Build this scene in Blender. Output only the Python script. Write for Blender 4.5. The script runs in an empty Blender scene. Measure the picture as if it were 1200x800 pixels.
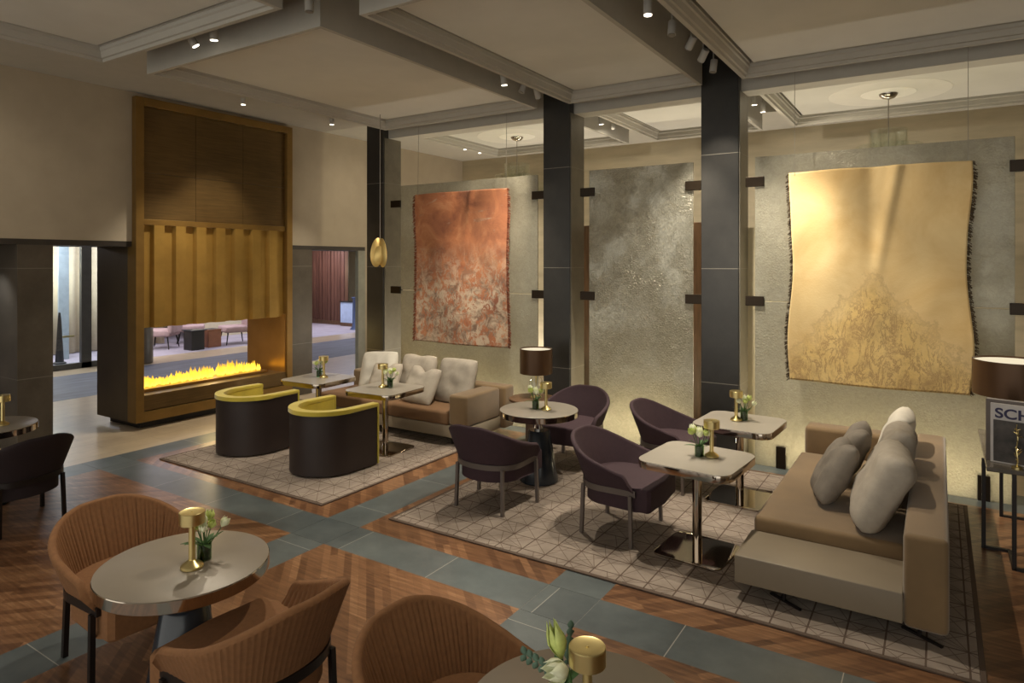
import bpy, bmesh, math, random
from mathutils import Vector, Matrix, noise
random.seed(7)
PI = math.pi
SC = bpy.context.scene
COL = SC.collection

# ------------------------------------------------------------------ materials
def srgb(r, g, b):
    def f(c):
        c /= 255.0
        return c / 12.92 if c <= .04045 else ((c + .055) / 1.055) ** 2.4
    return (f(r), f(g), f(b), 1.0)

class N:
    """small node helper"""
    def __init__(s, name):
        s.m = bpy.data.materials.new(name); s.m.use_nodes = True
        s.t = s.m.node_tree; s.n = s.t.nodes; s.l = s.t.links
        s.b = s.n['Principled BSDF']; s.out = s.n['Material Output']
        s.tc = s.n.new('ShaderNodeTexCoord')
    def new(s, kind, **kw):
        n = s.n.new('ShaderNode' + kind)
        for k, v in kw.items():
            if hasattr(n, k) and k not in ('location',): setattr(n, k, v)
        return n
    def link(s, a, b): s.l.new(a, b)
    def inp(s, node, key, v):
        if hasattr(v, 'is_output') or isinstance(v, bpy.types.NodeSocket): s.l.new(v, node.inputs[key])
        else: node.inputs[key].default_value = v
    def math(s, op, a, b=None, c=None):
        n = s.new('Math'); n.operation = op
        s.inp(n, 0, a)
        if b is not None: s.inp(n, 1, b)
        if c is not None: s.inp(n, 2, c)
        return n.outputs[0]
    def mapping(s, scale=(1, 1, 1), rot=(0, 0, 0), loc=(0, 0, 0), src='Object'):
        n = s.new('Mapping'); s.link(s.tc.outputs[src], n.inputs[0])
        n.inputs['Scale'].default_value = scale; n.inputs['Rotation'].default_value = rot
        n.inputs['Location'].default_value = loc
        return n.outputs[0]
    def noise(s, vec, scale, detail=4, rough=.55, dist=0):
        n = s.new('TexNoise'); s.link(vec, n.inputs['Vector'])
        n.inputs['Scale'].default_value = scale; n.inputs['Detail'].default_value = detail
        n.inputs['Roughness'].default_value = rough; n.inputs['Distortion'].default_value = dist
        return n.outputs['Fac']
    def ramp(s, fac, stops):
        n = s.new('ValToRGB'); s.link(fac, n.inputs[0])
        e = n.color_ramp.elements
        while len(e) < len(stops): e.new(.5)
        for el, (p, c) in zip(e, stops):
            el.position = p; el.color = c
        return n.outputs[0]
    def mix(s, fac, a, b, mode='MIX'):
        n = s.new('Mix'); n.data_type = 'RGBA'; n.blend_type = mode
        s.inp(n, 0, fac); s.inp(n, 6, a); s.inp(n, 7, b)
        return n.outputs[2]
    def bump(s, h, strength=.3, dist=.01):
        n = s.new('Bump'); s.link(h, n.inputs['Height'])
        n.inputs['Strength'].default_value = strength; n.inputs['Distance'].default_value = dist
        s.link(n.outputs[0], s.b.inputs['Normal'])
        return n
    def base(s, v): s.inp(s.b, 'Base Color', v)
    def set(s, **kw):
        for k, v in kw.items(): s.inp(s.b, k.replace('_', ' '), v)
        return s

def plain(name, rgb, rough=.5, metal=0.0, var=.12, vs=6.0, bump=0, bs=60, stretch=(1, 1, 1), **kw):
    k = N(name); c = srgb(*rgb)
    v = k.mapping(scale=stretch)
    f = k.noise(v, vs)
    lo = tuple(x * (1 - var) for x in c[:3]) + (1,); hi = tuple(min(1, x * (1 + var)) for x in c[:3]) + (1,)
    k.base(k.ramp(f, [(.3, lo), (.7, hi)]))
    k.set(Roughness=rough, Metallic=metal)
    if bump: k.bump(k.noise(v, bs, 3), bump, .004)
    for a, b in kw.items(): k.inp(k.b, a.replace('_', ' '), b)
    return k.m

def wood_floor(name, ang):
    k = N(name)
    v = k.mapping(rot=(0, 0, ang))
    br = k.new('TexBrick'); k.link(v, br.inputs['Vector'])
    br.offset = .37; br.offset_frequency = 2
    br.inputs['Color1'].default_value = (0, 0, 0, 1); br.inputs['Color2'].default_value = (1, 1, 1, 1)
    br.inputs['Mortar'].default_value = (.25, .25, .25, 1)
    br.inputs['Scale'].default_value = 1; br.inputs['Mortar Size'].default_value = .0008
    br.inputs['Brick Width'].default_value = .60; br.inputs['Row Height'].default_value = .055
    g = k.noise(k.mapping(rot=(0, 0, ang), scale=(2.2, 26, 1)), 1.6, 5, .6, .4)
    mixv = k.math('ADD', k.math('MULTIPLY', br.outputs['Color'], .30), k.math('MULTIPLY', g, .80))
    col = k.ramp(mixv, [(.12, srgb(58, 38, 26)), (.42, srgb(94, 64, 43)), (.66, srgb(126, 90, 62)), (.9, srgb(164, 126, 92))])
    k.base(col); k.set(Roughness=.3)
    k.b.inputs['Specular IOR Level'].default_value = .45
    k.bump(br.outputs['Fac'], .15, .002)
    return k.m

def stone_floor(name, c1, c2, bw, rh, rough=.35, rot=0, grout=(150, 140, 120), ms=.003):
    k = N(name)
    v = k.mapping(rot=(0, 0, rot))
    br = k.new('TexBrick'); k.link(v, br.inputs['Vector'])
    br.offset = .5
    br.inputs['Color1'].default_value = (.35, .35, .35, 1); br.inputs['Color2'].default_value = (.65, .65, .65, 1)
    br.inputs['Mortar'].default_value = (.5, .5, .5, 1)
    br.inputs['Scale'].default_value = 1; br.inputs['Mortar Size'].default_value = ms
    br.inputs['Brick Width'].default_value = bw; br.inputs['Row Height'].default_value = rh
    n1 = k.noise(k.mapping(), 3.5, 6, .62)
    f = k.math('ADD', k.math('MULTIPLY', br.outputs['Color'], .45), k.math('MULTIPLY', n1, .6))
    col = k.ramp(f, [(.3, srgb(*c1)), (.75, srgb(*c2))])
    k.base(k.mix(br.outputs['Fac'], col, srgb(*grout)))
    k.set(Roughness=rough)
    return k.m

def slate(name, c, joint=1.33):
    k = N(name)
    v = k.mapping()
    n1 = k.noise(v, 2.5, 6, .65)
    c = srgb(*c)
    col = k.ramp(n1, [(.3, tuple(x * .75 for x in c[:3]) + (1,)), (.75, tuple(x * 1.35 for x in c[:3]) + (1,))])
    sp = k.new('SeparateXYZ'); k.link(v, sp.inputs[0])
    fr = k.math('FRACT', k.math('DIVIDE', k.math('ADD', sp.outputs[2], .45), joint))
    ln = k.math('LESS_THAN', fr, .006)
    k.base(k.mix(ln, col, srgb(120, 115, 105)))
    k.set(Roughness=.33)
    k.bump(k.noise(v, 30, 4), .15, .003)
    return k.m

def rug_mat(name):
    k = N(name)
    v = k.mapping(scale=(1 / .21, 1 / .21, 1))
    sp = k.new('SeparateXYZ'); k.link(v, sp.inputs[0])
    x, y = sp.outputs[0], sp.outputs[1]
    fx = k.math('FRACT', x); fy = k.math('FRACT', y)
    cx = k.math('FLOOR', x); cy = k.math('FLOOR', y)
    cb = k.new('CombineXYZ'); k.link(cx, cb.inputs[0]); k.link(cy, cb.inputs[1])
    wn = k.new('TexWhiteNoise'); wn.noise_dimensions = '3D'; k.link(cb.outputs[0], wn.inputs[0])
    r = wn.outputs['Value']
    def near(a, w):
        return k.math('LESS_THAN', k.math('ABSOLUTE', a), w)
    def line(ax, ay, c, w):   # |ax*fx+ay*fy-c|<w
        e = k.math('SUBTRACT', k.math('ADD', k.math('MULTIPLY', fx, ax), k.math('MULTIPLY', fy, ay)), c)
        return near(e, w * math.hypot(ax, ay))
    grid = k.math('MAXIMUM', k.math('GREATER_THAN', k.math('ABSOLUTE', k.math('SUBTRACT', fx, .5)), .474), k.math('GREATER_THAN', k.math('ABSOLUTE', k.math('SUBTRACT', fy, .5)), .474))
    # second half-cell offset grid lines keep the net; diagonals by random cell
    w = .014
    sets = [(line(1, 1, 1, w), 0, .65), (line(1, -1, 0, w), .35, 1), (line(2, -1, 0, w), 0, .5), (line(1, 2, 1, w), .4, .85),
            (line(2, 1, 2, w), .5, 1), (line(1, -2, -1, w), .15, .6)]
    d = None
    for ln, a, b in sets:
        m = k.math('MULTIPLY', k.math('GREATER_THAN', r, a), k.math('LESS_THAN', r, b))
        q = k.math('MULTIPLY', ln, m)
        d = q if d is None else k.math('MAXIMUM', d, q)
    n1 = k.noise(k.mapping(), 4, 5, .6); n2 = k.noise(k.mapping(), 220, 2, .6)
    colr = k.ramp(n1, [(.3, srgb(128, 115, 103)), (.7, srgb(158, 144, 131))])
    colr = k.mix(k.math('MULTIPLY', n2, .35), colr, srgb(110, 96, 84))
    colr = k.mix(k.math('MULTIPLY', d, .75), colr, srgb(84, 66, 54))
    colr = k.mix(k.math('MULTIPLY', grid, .92), colr, srgb(78, 60, 48))
    k.base(colr); k.set(Roughness=.95)
    k.bump(n2, .4, .004)
    return k.m

def crinkle(name, c, strength, rough, metal):
    k = N(name)
    v = k.mapping()
    a = k.noise(v, 13, 8, .8, 1.2)
    vo = k.new('TexVoronoi'); vo.feature = 'DISTANCE_TO_EDGE'; k.link(v, vo.inputs['Vector']); vo.inputs['Scale'].default_value = 34
    h = k.math('ADD', a, k.math('MULTIPLY', vo.outputs['Distance'], .8))
    big = k.noise(v, 1.3, 3, .6)
    c = srgb(*c)
    col = k.ramp(big, [(.3, tuple(x * .85 for x in c[:3]) + (1,)), (.7, tuple(min(1, x * 1.12) for x in c[:3]) + (1,))])
    fk = k.noise(v, 16, 9, .85, 1.4)                     # crumpled silver leaf inside the glass
    flake = k.ramp(fk, [(.40, (.52, .52, .50, 1)), (.5, (.95, .95, .93, 1)), (.6, (1.35, 1.35, 1.32, 1))])
    k.base(k.mix(min(1, strength), col, flake, 'MULTIPLY'))
    k.set(Roughness=rough, Metallic=metal)
    mask = k.math('MULTIPLY', h, k.ramp(k.noise(v, 1.7, 2), [(.42, (.25,) * 3 + (1,)), (.62, (1, 1, 1, 1))]))
    k.bump(mask, strength, .02)
    tr = k.new('BsdfTransparent'); tr.inputs[0].default_value = (.9, .88, .8, 1)
    tl = k.new('BsdfTranslucent'); tl.inputs[0].default_value = (.85, .8, .66, 1)
    m0 = k.new('MixShader'); m0.inputs[0].default_value = .24
    k.link(k.b.outputs[0], m0.inputs[1]); k.link(tl.outputs[0], m0.inputs[2])
    mx = k.new('MixShader'); mx.inputs[0].default_value = .12
    k.link(m0.outputs[0], mx.inputs[1]); k.link(tr.outputs[0], mx.inputs[2]); k.link(mx.outputs[0], k.out.inputs[0])
    return k.m

def emis(name, c, st):
    k = N(name); k.base((0, 0, 0, 1))
    k.b.inputs['Emission Color'].default_value = srgb(*c); k.b.inputs['Emission Strength'].default_value = st
    return k.m

def glass(name, tint=(1, 1, 1, 1), alpha=.82, rough=.03):
    k = N(name)
    g = k.new('BsdfGlossy'); g.inputs['Roughness'].default_value = rough; g.inputs[0].default_value = (1, 1, 1, 1)
    t = k.new('BsdfTransparent'); t.inputs[0].default_value = tint
    lw = k.new('LayerWeight'); lw.inputs[0].default_value = .35
    mx = k.new('MixShader')
    f = k.math('ADD', k.math('MULTIPLY', k.math('POWER', lw.outputs['Facing'], 3.0), .9), (1 - alpha) * .3)
    k.link(f, mx.inputs[0]); k.link(t.outputs[0], mx.inputs[1]); k.link(g.outputs[0], mx.inputs[2])
    k.link(mx.outputs[0], k.out.inputs[0])
    return k.m

def brushed(name, rgb, rough=.34, metal=.85, st=(1, 1, 30), var=.3, tile=0):
    k = N(name); c = srgb(*rgb)
    n1 = k.noise(k.mapping(scale=st), 3, 5, .6)
    n2 = k.noise(k.mapping(), 1.2, 3)
    f = k.math('ADD', k.math('MULTIPLY', n1, .5), k.math('MULTIPLY', n2, .5))
    k.base(k.ramp(f, [(.3, tuple(x * (1 - var) for x in c[:3]) + (1,)), (.7, tuple(min(1, x * (1 + var)) for x in c[:3]) + (1,))]))
    k.set(Roughness=rough, Metallic=metal)
    k.bump(n1, .08, .002)
    return k.m

def orange_tap(name):
    k = N(name)
    sp = k.new('SeparateXYZ'); k.link(k.tc.outputs['Object'], sp.inputs[0])
    z = sp.outputs[2]
    v = k.mapping(scale=(1, 1, 1))
    n1 = k.noise(v, 2.2, 6, .65, 1.2)
    base = k.ramp(n1, [(.3, srgb(124, 68, 42)), (.55, srgb(172, 106, 66)), (.8, srgb(204, 150, 106))])
    st = k.noise(k.mapping(scale=(3.2, 3, 2.2), rot=(0, .5, 0)), 3.2, 10, .8, .8)
    mask = k.ramp(st, [(.46, (0, 0, 0, 1)), (.50, (1, 1, 1, 1))])
    low = k.ramp(k.math('DIVIDE', z, 2.2), [(.35, (1, 1, 1, 1)), (.68, (.0, .0, .0, 1))])
    arc = k.noise(k.mapping(scale=(1.2, 1, 4), rot=(0, -.6, 0)), 2.3, 8, .7, .8)
    amask = k.math('MULTIPLY', k.ramp(arc, [(.60, (0, 0, 0, 1)), (.63, (1, 1, 1, 1))]), .45)
    m = k.math('MAXIMUM', k.math('MULTIPLY', mask, low), amask)
    dk = k.ramp(k.noise(v, 5, 6, .7, 1), [(.40, srgb(104, 86, 70)), (.56, srgb(190, 172, 148))])
    k.base(k.mix(k.math('MULTIPLY', m, .85), base, dk))
    k.set(Roughness=.75); k.b.inputs['Sheen Weight'].default_value = .3
    k.bump(k.noise(v, 60, 4), .4, .006)
    return k.m

def yellow_tap(name):
    k = N(name)
    sp = k.new('SeparateXYZ'); k.link(k.tc.outputs['Object'], sp.inputs[0])
    x, z = sp.outputs[0], sp.outputs[2]
    v = k.mapping()
    n1 = k.noise(v, 1.8, 5, .6, .6)
    base = k.ramp(n1, [(.3, srgb(206, 172, 112)), (.7, srgb(228, 202, 148))])
    wob = k.math('MULTIPLY', k.math('SUBTRACT', k.noise(v, 4, 8, .75), .5), .8)
    ridge = k.math('SUBTRACT', 1.18, k.math('MULTIPLY', k.math('ABSOLUTE', k.math('ADD', x, .02)), 1.05))
    d = k.math('SUBTRACT', k.math('ADD', ridge, wob), z)
    inside = k.ramp(d, [(.0, (0, 0, 0, 1)), (.3, (1, 1, 1, 1))])
    va = k.noise(k.mapping(scale=(3.2, 1, 1.4), rot=(0, .45, 0)), 2.2, 9, .78, .5)
    vb = k.noise(k.mapping(scale=(3.2, 1, 1.4), rot=(0, -.45, 0)), 2.6, 9, .78, .5)
    lr = k.math('GREATER_THAN', x, 0)
    vv = k.math('ADD', k.math('MULTIPLY', va, k.math('SUBTRACT', 1, lr)), k.math('MULTIPLY', vb, lr))
    vein = k.math('SUBTRACT', 1, k.math('MINIMUM', 1, k.math('MULTIPLY', k.math('ABSOLUTE', k.math('SUBTRACT', vv, .5)), 28)))
    stain = k.ramp(k.noise(v, 3.5, 9, .75), [(.48, (0, 0, 0, 1)), (.66, (1, 1, 1, 1))])
    edge = k.math('MAXIMUM', 0, k.math('SUBTRACT', 1, k.math('MULTIPLY', k.math('ABSOLUTE', k.math('SUBTRACT', d, .05)), 22)))
    m = k.math('MULTIPLY', inside, k.math('MAXIMUM', k.math('MULTIPLY', vein, .8), k.math('MULTIPLY', stain, .55)))
    m = k.math('MAXIMUM', m, k.math('MULTIPLY', edge, k.math('MULTIPLY', n1, .55)))
    c = k.mix(k.math('MULTIPLY', inside, .5), base, srgb(214, 182, 104))
    k.base(k.mix(m, c, srgb(128, 94, 66)))
    k.set(Roughness=.7); k.b.inputs['Sheen Weight'].default_value = .3
    k.bump(k.noise(v, 50, 4), .25, .006)
    return k.m

M = {}
M['wood_a'] = wood_floor('parquet_a', math.radians(45))
M['wood_b'] = wood_floor('parquet_b', math.radians(-45))
M['slate_floor'] = stone_floor('slate_floor', (60, 66, 68), (100, 107, 106), .9, 5, .34, grout=(150, 148, 140))
M['slate_floor_y'] = stone_floor('slate_floor_y', (60, 66, 68), (100, 107, 106), .9, 5, .34, rot=PI / 2, grout=(150, 148, 140))
M['lime'] = stone_floor('limestone', (150, 132, 108), (186, 168, 140), 1.2, .3, .28, grout=(130, 115, 95), rot=PI / 2)
M['grout'] = plain('pale_grout', (150, 148, 140), .8)
M['darkband'] = plain('dark_carpet', (66, 66, 76), .6, var=.5, vs=2, stretch=(3, .6, 1))
M['carpet'] = plain('pale_carpet', (150, 142, 150), .95, var=.15, vs=2)
M['rug'] = rug_mat('rug_geometric')
M['rug_edge'] = plain('rug_binding', (88, 72, 60), .9)
M['wall'] = plain('plaster_taupe', (170, 157, 136), .9, var=.05, vs=3, bump=.1, bs=40)
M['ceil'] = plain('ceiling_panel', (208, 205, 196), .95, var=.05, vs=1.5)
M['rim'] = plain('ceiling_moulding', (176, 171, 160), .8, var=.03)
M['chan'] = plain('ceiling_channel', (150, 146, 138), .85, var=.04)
M['trav'] = plain('travertine', (178, 166, 140), .55, var=.13, vs=1.6, stretch=(.7, 1, 4), bump=.15, bs=20)
M['col'] = slate('column_slate', (47, 45, 42))
M['sidelt'] = slate('lighter_side', (98, 92, 80))
M['pendant'] = plain('pendant_gold', (226, 196, 124), .35, .5, var=.05)
M['pier'] = slate('pier_stone', (84, 76, 66))
M['lintel'] = plain('dark_lintel', (56, 50, 44), .5)
M['pierpale'] = plain('pale_jamb', (140, 140, 128), .5)
M['glassp'] = crinkle('crackled_glass', (172, 168, 152), .45, .26, .25)
M['glassm'] = crinkle('silvered_glass', (190, 187, 174), .9, .2, .65)
M['clamp'] = brushed('bronze_clamp', (44, 33, 20), .4, .6)
M['brass_dk'] = brushed('aged_brass_dark', (104, 82, 48), .38, .5, (1, 1, 18), .35)
M['brass_fl'] = brushed('aged_brass_flute', (166, 132, 66), .34, .5, (1, 1, 1.5), .2)
M['brass_fr'] = brushed('aged_brass_frame', (134, 104, 54), .34, .5, (1, 1, 1.5), .2)
M['brass_side'] = brushed('bronze_side', (92, 80, 62), .4, .5, (1, 1, .6), .2)
M['bronze_in'] = brushed('bronze_inner', (160, 120, 66), .3, .6, (1, 1, 1), .2)
M['black'] = plain('black_plinth', (24, 20, 18), .5)
M['gold'] = brushed('polished_brass', (230, 210, 148), .3, 1.0, (1, 1, 1), .06)
M['chrome'] = plain('polished_steel', (200, 196, 190), .07, 1.0, var=.02)
M['bronzechrome'] = plain('polished_bronze', (184, 172, 158), .07, 1.0, var=.02)
M['tabletop'] = plain('grey_stone_top', (158, 150, 138), .33, var=.08, vs=3)
M['tablebronze'] = plain('brushed_metal_top', (134, 123, 108), .42, .1, var=.08, vs=2.4)
M['cone'] = plain('blue_black_base', (36, 42, 50), .22, var=.25, vs=5)
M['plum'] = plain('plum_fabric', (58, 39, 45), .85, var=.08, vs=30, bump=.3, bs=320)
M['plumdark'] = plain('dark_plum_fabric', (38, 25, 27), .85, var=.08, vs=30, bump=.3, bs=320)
M['frame'] = plain('dark_metal_frame', (104, 94, 88), .4, .3, var=.05)
M['framedk'] = plain('blackened_frame', (38, 32, 30), .38, .4, var=.05)
M['rust'] = plain('rust_fabric', (126, 86, 52), .9, var=.1, vs=40, bump=.3, bs=300)
M['yellow'] = plain('yellow_velvet', (188, 168, 50), .75, var=.12, vs=6, bump=.15, bs=200)
M['yellow'].node_tree.nodes['Principled BSDF'].inputs['Sheen Weight'].default_value = .4
M['brown_l'] = plain('dark_brown_leather', (44, 33, 30), .5, var=.12, vs=5, bump=.1, bs=150)
M['sofa'] = plain('caramel_velvet', (118, 94, 62), .8, var=.12, vs=3.5, bump=.15, bs=260)
M['sofa'].node_tree.nodes['Principled BSDF'].inputs['Sheen Weight'].default_value = .35
M['sofa2'] = plain('rust_brown_velvet', (116, 86, 58), .8, var=.12, vs=3.5, bump=.15, bs=260)
M['bench'] = plain('taupe_leather', (130, 117, 98), .5, var=.05, vs=3)
M['cush_l'] = plain('light_cushion', (168, 158, 144), .9, var=.08, vs=14, bump=.35, bs=180)
M['cush_w'] = plain('white_cushion', (196, 190, 178), .9, var=.05, vs=14, bump=.35, bs=180)
M['cush_d'] = plain('grey_cushion', (126, 117, 106), .9, var=.12, vs=14, bump=.35, bs=180)
M['orange_tap'] = orange_tap('orange_textile'); M['yellow_tap'] = yellow_tap('golden_textile')
M['fringe'] = plain('dark_fringe', (72, 58, 40), .9); M['fringe_o'] = plain('rust_fringe', (120, 66, 44), .9)
M['wire'] = plain('steel_wire', (150, 145, 135), .4, .8)
M['spot'] = plain('white_spot_housing', (176, 172, 164), .5)
M['lens'] = emis('spot_lens', (255, 244, 222), 6)
M['lensoff'] = plain('spot_lens_dim', (120, 112, 100), .3)
M['shade'] = brushed('bronze_shade', (88, 64, 44), .36, .55, (1, 1, 1), .1)
M['shade_in'] = emis('shade_inner', (255, 240, 205), .9)
M['clear'] = glass('clear_glass', (.96, .98, .96, 1), .8)
M['pane'] = glass('door_pane', (.88, .93, .95, 1), .85)
M['greenglass'] = glass('green_glass', (.42, .62, .36, 1), .8)
M['leaf'] = plain('leaf_green', (64, 96, 48), .6, var=.3, vs=20)
M['euc'] = plain('eucalyptus', (86, 110, 92), .7, var=.2, vs=20)
M['petal'] = plain('petal_cream', (232, 234, 200), .6, var=.06, vs=30)
M['petalg'] = plain('petal_green', (196, 208, 120), .6, var=.15, vs=30)
M['marble'] = plain('grey_marble', (96, 88, 78), .2, var=.35, vs=7)
M['book'] = plain('book_white', (196, 190, 186), .5); M['bookimg'] = plain('cover_photo', (64, 58, 54), .4, var=.8, vs=9)
M['ink'] = plain('title_ink', (44, 38, 78), .5)
M['walnut'] = plain('walnut', (92, 68, 48), .4, var=.3, vs=3, stretch=(12, 12, 1))
M['slat'] = plain('slat_wood', (96, 66, 54), .5, var=.35, vs=3, stretch=(14, 14, .6))
M['cream'] = plain('cream_wall', (198, 186, 156), .9, var=.06)
M['curtain'] = plain('cream_curtain', (206, 192, 160), .9, var=.06)
M['bluepan'] = plain('blue_grey_panel', (150, 160, 164), .3)
M['doorfr'] = plain('grey_door_frame', (84, 84, 82), .35, .5)
M['navy'] = plain('navy_lacquer', (60, 76, 110), .4)
M['desk'] = plain('pale_blue_desk', (168, 186, 214), .5)
M['mauve'] = plain('mauve_upholstery', (168, 142, 138), .9)
M['copperblk'] = plain('copper_block', (140, 92, 66), .4, .3)
M['socket'] = plain('socket_plate', (170, 165, 150), .5)
M['globe'] = emis('globe_lamp', (255, 236, 190), 4)
fl = N('flame')
sp = fl.new('SeparateXYZ'); fl.link(fl.tc.outputs['Object'], sp.inputs[0])
fn = fl.noise(fl.mapping(scale=(6, 6, 2)), 2.5, 4)
h = fl.math('DIVIDE', fl.math('SUBTRACT', sp.outputs[2], .52), .26)
fl.base((0, 0, 0, 1))
fl.link(fl.ramp(h, [(0, (1, .62, .06, 1)), (.45, (1, .52, .03, 1)), (1, (.8, .32, .01, 1))]), fl.b.inputs['Emission Color'])
fl.inp(fl.b, 'Emission Strength', fl.math('MULTIPLY', fl.math('SUBTRACT', 1.35, h), fl.math('ADD', .5, fl.math('MULTIPLY', fn, 2.4))))
ftr = fl.new('BsdfTransparent'); fmx = fl.new('MixShader')
fl.link(fl.math('MINIMUM', .93, fl.math('MAXIMUM', .1, fl.math('MULTIPLY', fl.math('ADD', h, fl.math('MULTIPLY', fn, .3)), .95))), fmx.inputs[0])
fl.link(fl.b.outputs[0], fmx.inputs[1]); fl.link(ftr.outputs[0], fmx.inputs[2]); fl.link(fmx.outputs[0], fl.out.inputs[0])
M['flame'] = fl.m

# ------------------------------------------------------------------ mesh helpers
def obj(name, bm, mat, parent=None, smooth=False, loc=None, rot=None, mats=None):
    bmesh.ops.recalc_face_normals(bm, faces=bm.faces)
    me = bpy.data.meshes.new(name); bm.to_mesh(me); bm.free()
    for m in (mats or [mat]): me.materials.append(M[m] if isinstance(m, str) else m)
    if smooth:
        for p in me.polygons: p.use_smooth = True
        try:
            if name != 'throw_pillow': me.set_sharp_from_angle(angle=math.radians(38))
        except Exception: pass
    o = bpy.data.objects.new(name, me); COL.objects.link(o)
    if parent: o.parent = parent
    if loc: o.location = loc
    if rot: o.rotation_euler = rot
    return o
def tag(o, label=None, cat=None, group=None, kind=None):
    if label: o['label'] = label
    if cat: o['category'] = cat
    if group: o['group'] = group
    if kind: o['kind'] = kind
    return o
def thing(name, label, cat, loc=(0, 0, 0), rz=0, group=None):
    o = bpy.data.objects.new(name, None); COL.objects.link(o)
    o.empty_display_size = .1; o.location = loc; o.rotation_euler = (0, 0, rz)
    return tag(o, label, cat, group)
def copy_tree(o, parent=None):
    c = o.copy(); COL.objects.link(c)
    if parent: c.parent = parent
    for ch in list(o.children): copy_tree(ch, c)
    return c
def put(o, loc, rz=0, label=None, group=None, mat=None):
    o.location = loc; o.rotation_euler = (0, 0, rz)
    if label: o['label'] = label
    if group: o['group'] = group
    return o

def add_box(bm, x0, x1, y0, y1, z0, z1, bev=0, seg=2, mi=0):
    vs = [bm.verts.new((x, y, z)) for z in (z0, z1) for y in (y0, y1) for x in (x0, x1)]
    idx = [(0, 2, 3, 1), (4, 5, 7, 6), (0, 1, 5, 4), (1, 3, 7, 5), (3, 2, 6, 7), (2, 0, 4, 6)]
    fs = [bm.faces.new([vs[i] for i in f]) for f in idx]
    for f in fs: f.material_index = mi
    if bev:
        es = list({e for f in fs for e in f.edges})
        bmesh.ops.bevel(bm, geom=es, offset=bev, segments=seg, profile=.5, affect='EDGES')
    return vs
def box(*a, **k):
    bm = bmesh.new(); add_box(bm, *a, **k); return bm
def add_lathe(bm, prof, n=32, c=(0, 0, 0), cap=True):
    rings = []
    for r, z in prof:
        rings.append([bm.verts.new((c[0] + r * math.cos(2 * PI * i / n), c[1] + r * math.sin(2 * PI * i / n), c[2] + z)) for i in range(n)])
    for a, b in zip(rings, rings[1:]):
        for i in range(n): bm.faces.new((a[i], a[(i + 1) % n], b[(i + 1) % n], b[i]))
    if cap:
        bm.faces.new(rings[0][::-1]); bm.faces.new(rings[-1])
def lathe(prof, n=32, c=(0, 0, 0), cap=True):
    bm = bmesh.new(); add_lathe(bm, prof, n, c, cap); return bm
def add_tube(bm, pts, r, n=8, taper=None):
    pts = [Vector(p) for p in pts]; rings = []
    for i, p in enumerate(pts):
        d = (pts[min(i + 1, len(pts) - 1)] - pts[max(i - 1, 0)]).normalized()
        a = Vector((0, 0, 1)) if abs(d.z) < .9 else Vector((1, 0, 0))
        u = d.cross(a).normalized(); w = d.cross(u).normalized()
        rr = r if not taper else r * (1 + (taper - 1) * i / (len(pts) - 1))
        rings.append([bm.verts.new(p + rr * (math.cos(2 * PI * k / n) * u + math.sin(2 * PI * k / n) * w)) for k in range(n)])
    for a, b in zip(rings, rings[1:]):
        for k in range(n): bm.faces.new((a[k], a[(k + 1) % n], b[(k + 1) % n], b[k]))
    bm.faces.new(rings[0][::-1]); bm.faces.new(rings[-1])
def tube(pts, r, n=8, taper=None):
    bm = bmesh.new(); add_tube(bm, pts, r, n, taper); return bm
def add_prism(bm, outline, z0, z1, bev=0, seg=2):
    a = [bm.verts.new((x, y, z0)) for x, y in outline]; b = [bm.verts.new((x, y, z1)) for x, y in outline]
    n = len(outline); fs = [bm.faces.new(a[::-1]), bm.faces.new(b)]
    for i in range(n): bm.faces.new((a[i], a[(i + 1) % n], b[(i + 1) % n], b[i]))
    if bev:
        es = list({e for f in fs for e in f.edges})
        bmesh.ops.bevel(bm, geom=es, offset=bev, segments=seg, profile=.5, affect='EDGES')
def prism(o, z0, z1, bev=0, seg=2):
    bm = bmesh.new(); add_prism(bm, o, z0, z1, bev, seg); return bm
def rrect(hx, hy, r, n=7):
    o = []
    for cx, cy, a0 in ((hx - r, hy - r, 0), (-hx + r, hy - r, PI / 2), (-hx + r, -hy + r, PI), (hx - r, -hy + r, 1.5 * PI)):
        for i in range(n + 1):
            a = a0 + PI / 2 * i / n; o.append((cx + r * math.cos(a), cy + r * math.sin(a)))
    return o
def circ(r, n=48): return [(r * math.cos(2 * PI * i / n), r * math.sin(2 * PI * i / n)) for i in range(n)]
def struct(name, bm, mat, **k):
    return tag(obj(name, bm, mat, **k), kind='structure')

# ------------------------------------------------------------------ setting: floors
FX = [-8.22, -4.62, -2.34, 1.22]           # slate strips running back, aligned with the columns
SW = .40
YS0, YS1 = 3.74, 4.14                      # slate strip running across
def flr(x0, x1, y0, y1, mat, z=0.0): return struct('floor', box(x0, x1, y0, y1, -.08, z), mat)
flr(-8.22 + SW, -4.62, YS1, 7.62, 'wood_a'); flr(-4.62 + SW, -2.34, YS1, 7.62, 'wood_a')
flr(-2.34 + SW, 1.22, YS1, 7.62, 'wood_b'); flr(1.22 + SW, 5, YS1, 7.62, 'wood_a')
flr(-8.22 + SW, -4.62, -3, YS0, 'wood_b'); flr(-4.62 + SW, -2.34, -3, YS0, 'wood_a')
flr(-2.34 + SW, 1.22, -3, YS0, 'wood_b'); flr(1.22 + SW, 5, -3, YS0, 'wood_b')
for x in FX:
    flr(x, x + SW, -3, YS0, 'slate_floor_y'); flr(x, x + SW, YS1, 7.62, 'slate_floor_y')
    flr(x + .003, x + SW - .003, YS0 + .003, YS1 - .003, 'slate_floor')
    flr(x, x + SW, YS0, YS1, 'grout', -.0015)
xs = FX + [5]
for a, b in zip(xs, xs[1:]): flr(a + SW, b, YS0, YS1, 'slate_floor')
flr(-8.22, 5, 7.62, 8.2, 'slate_floor')
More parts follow.
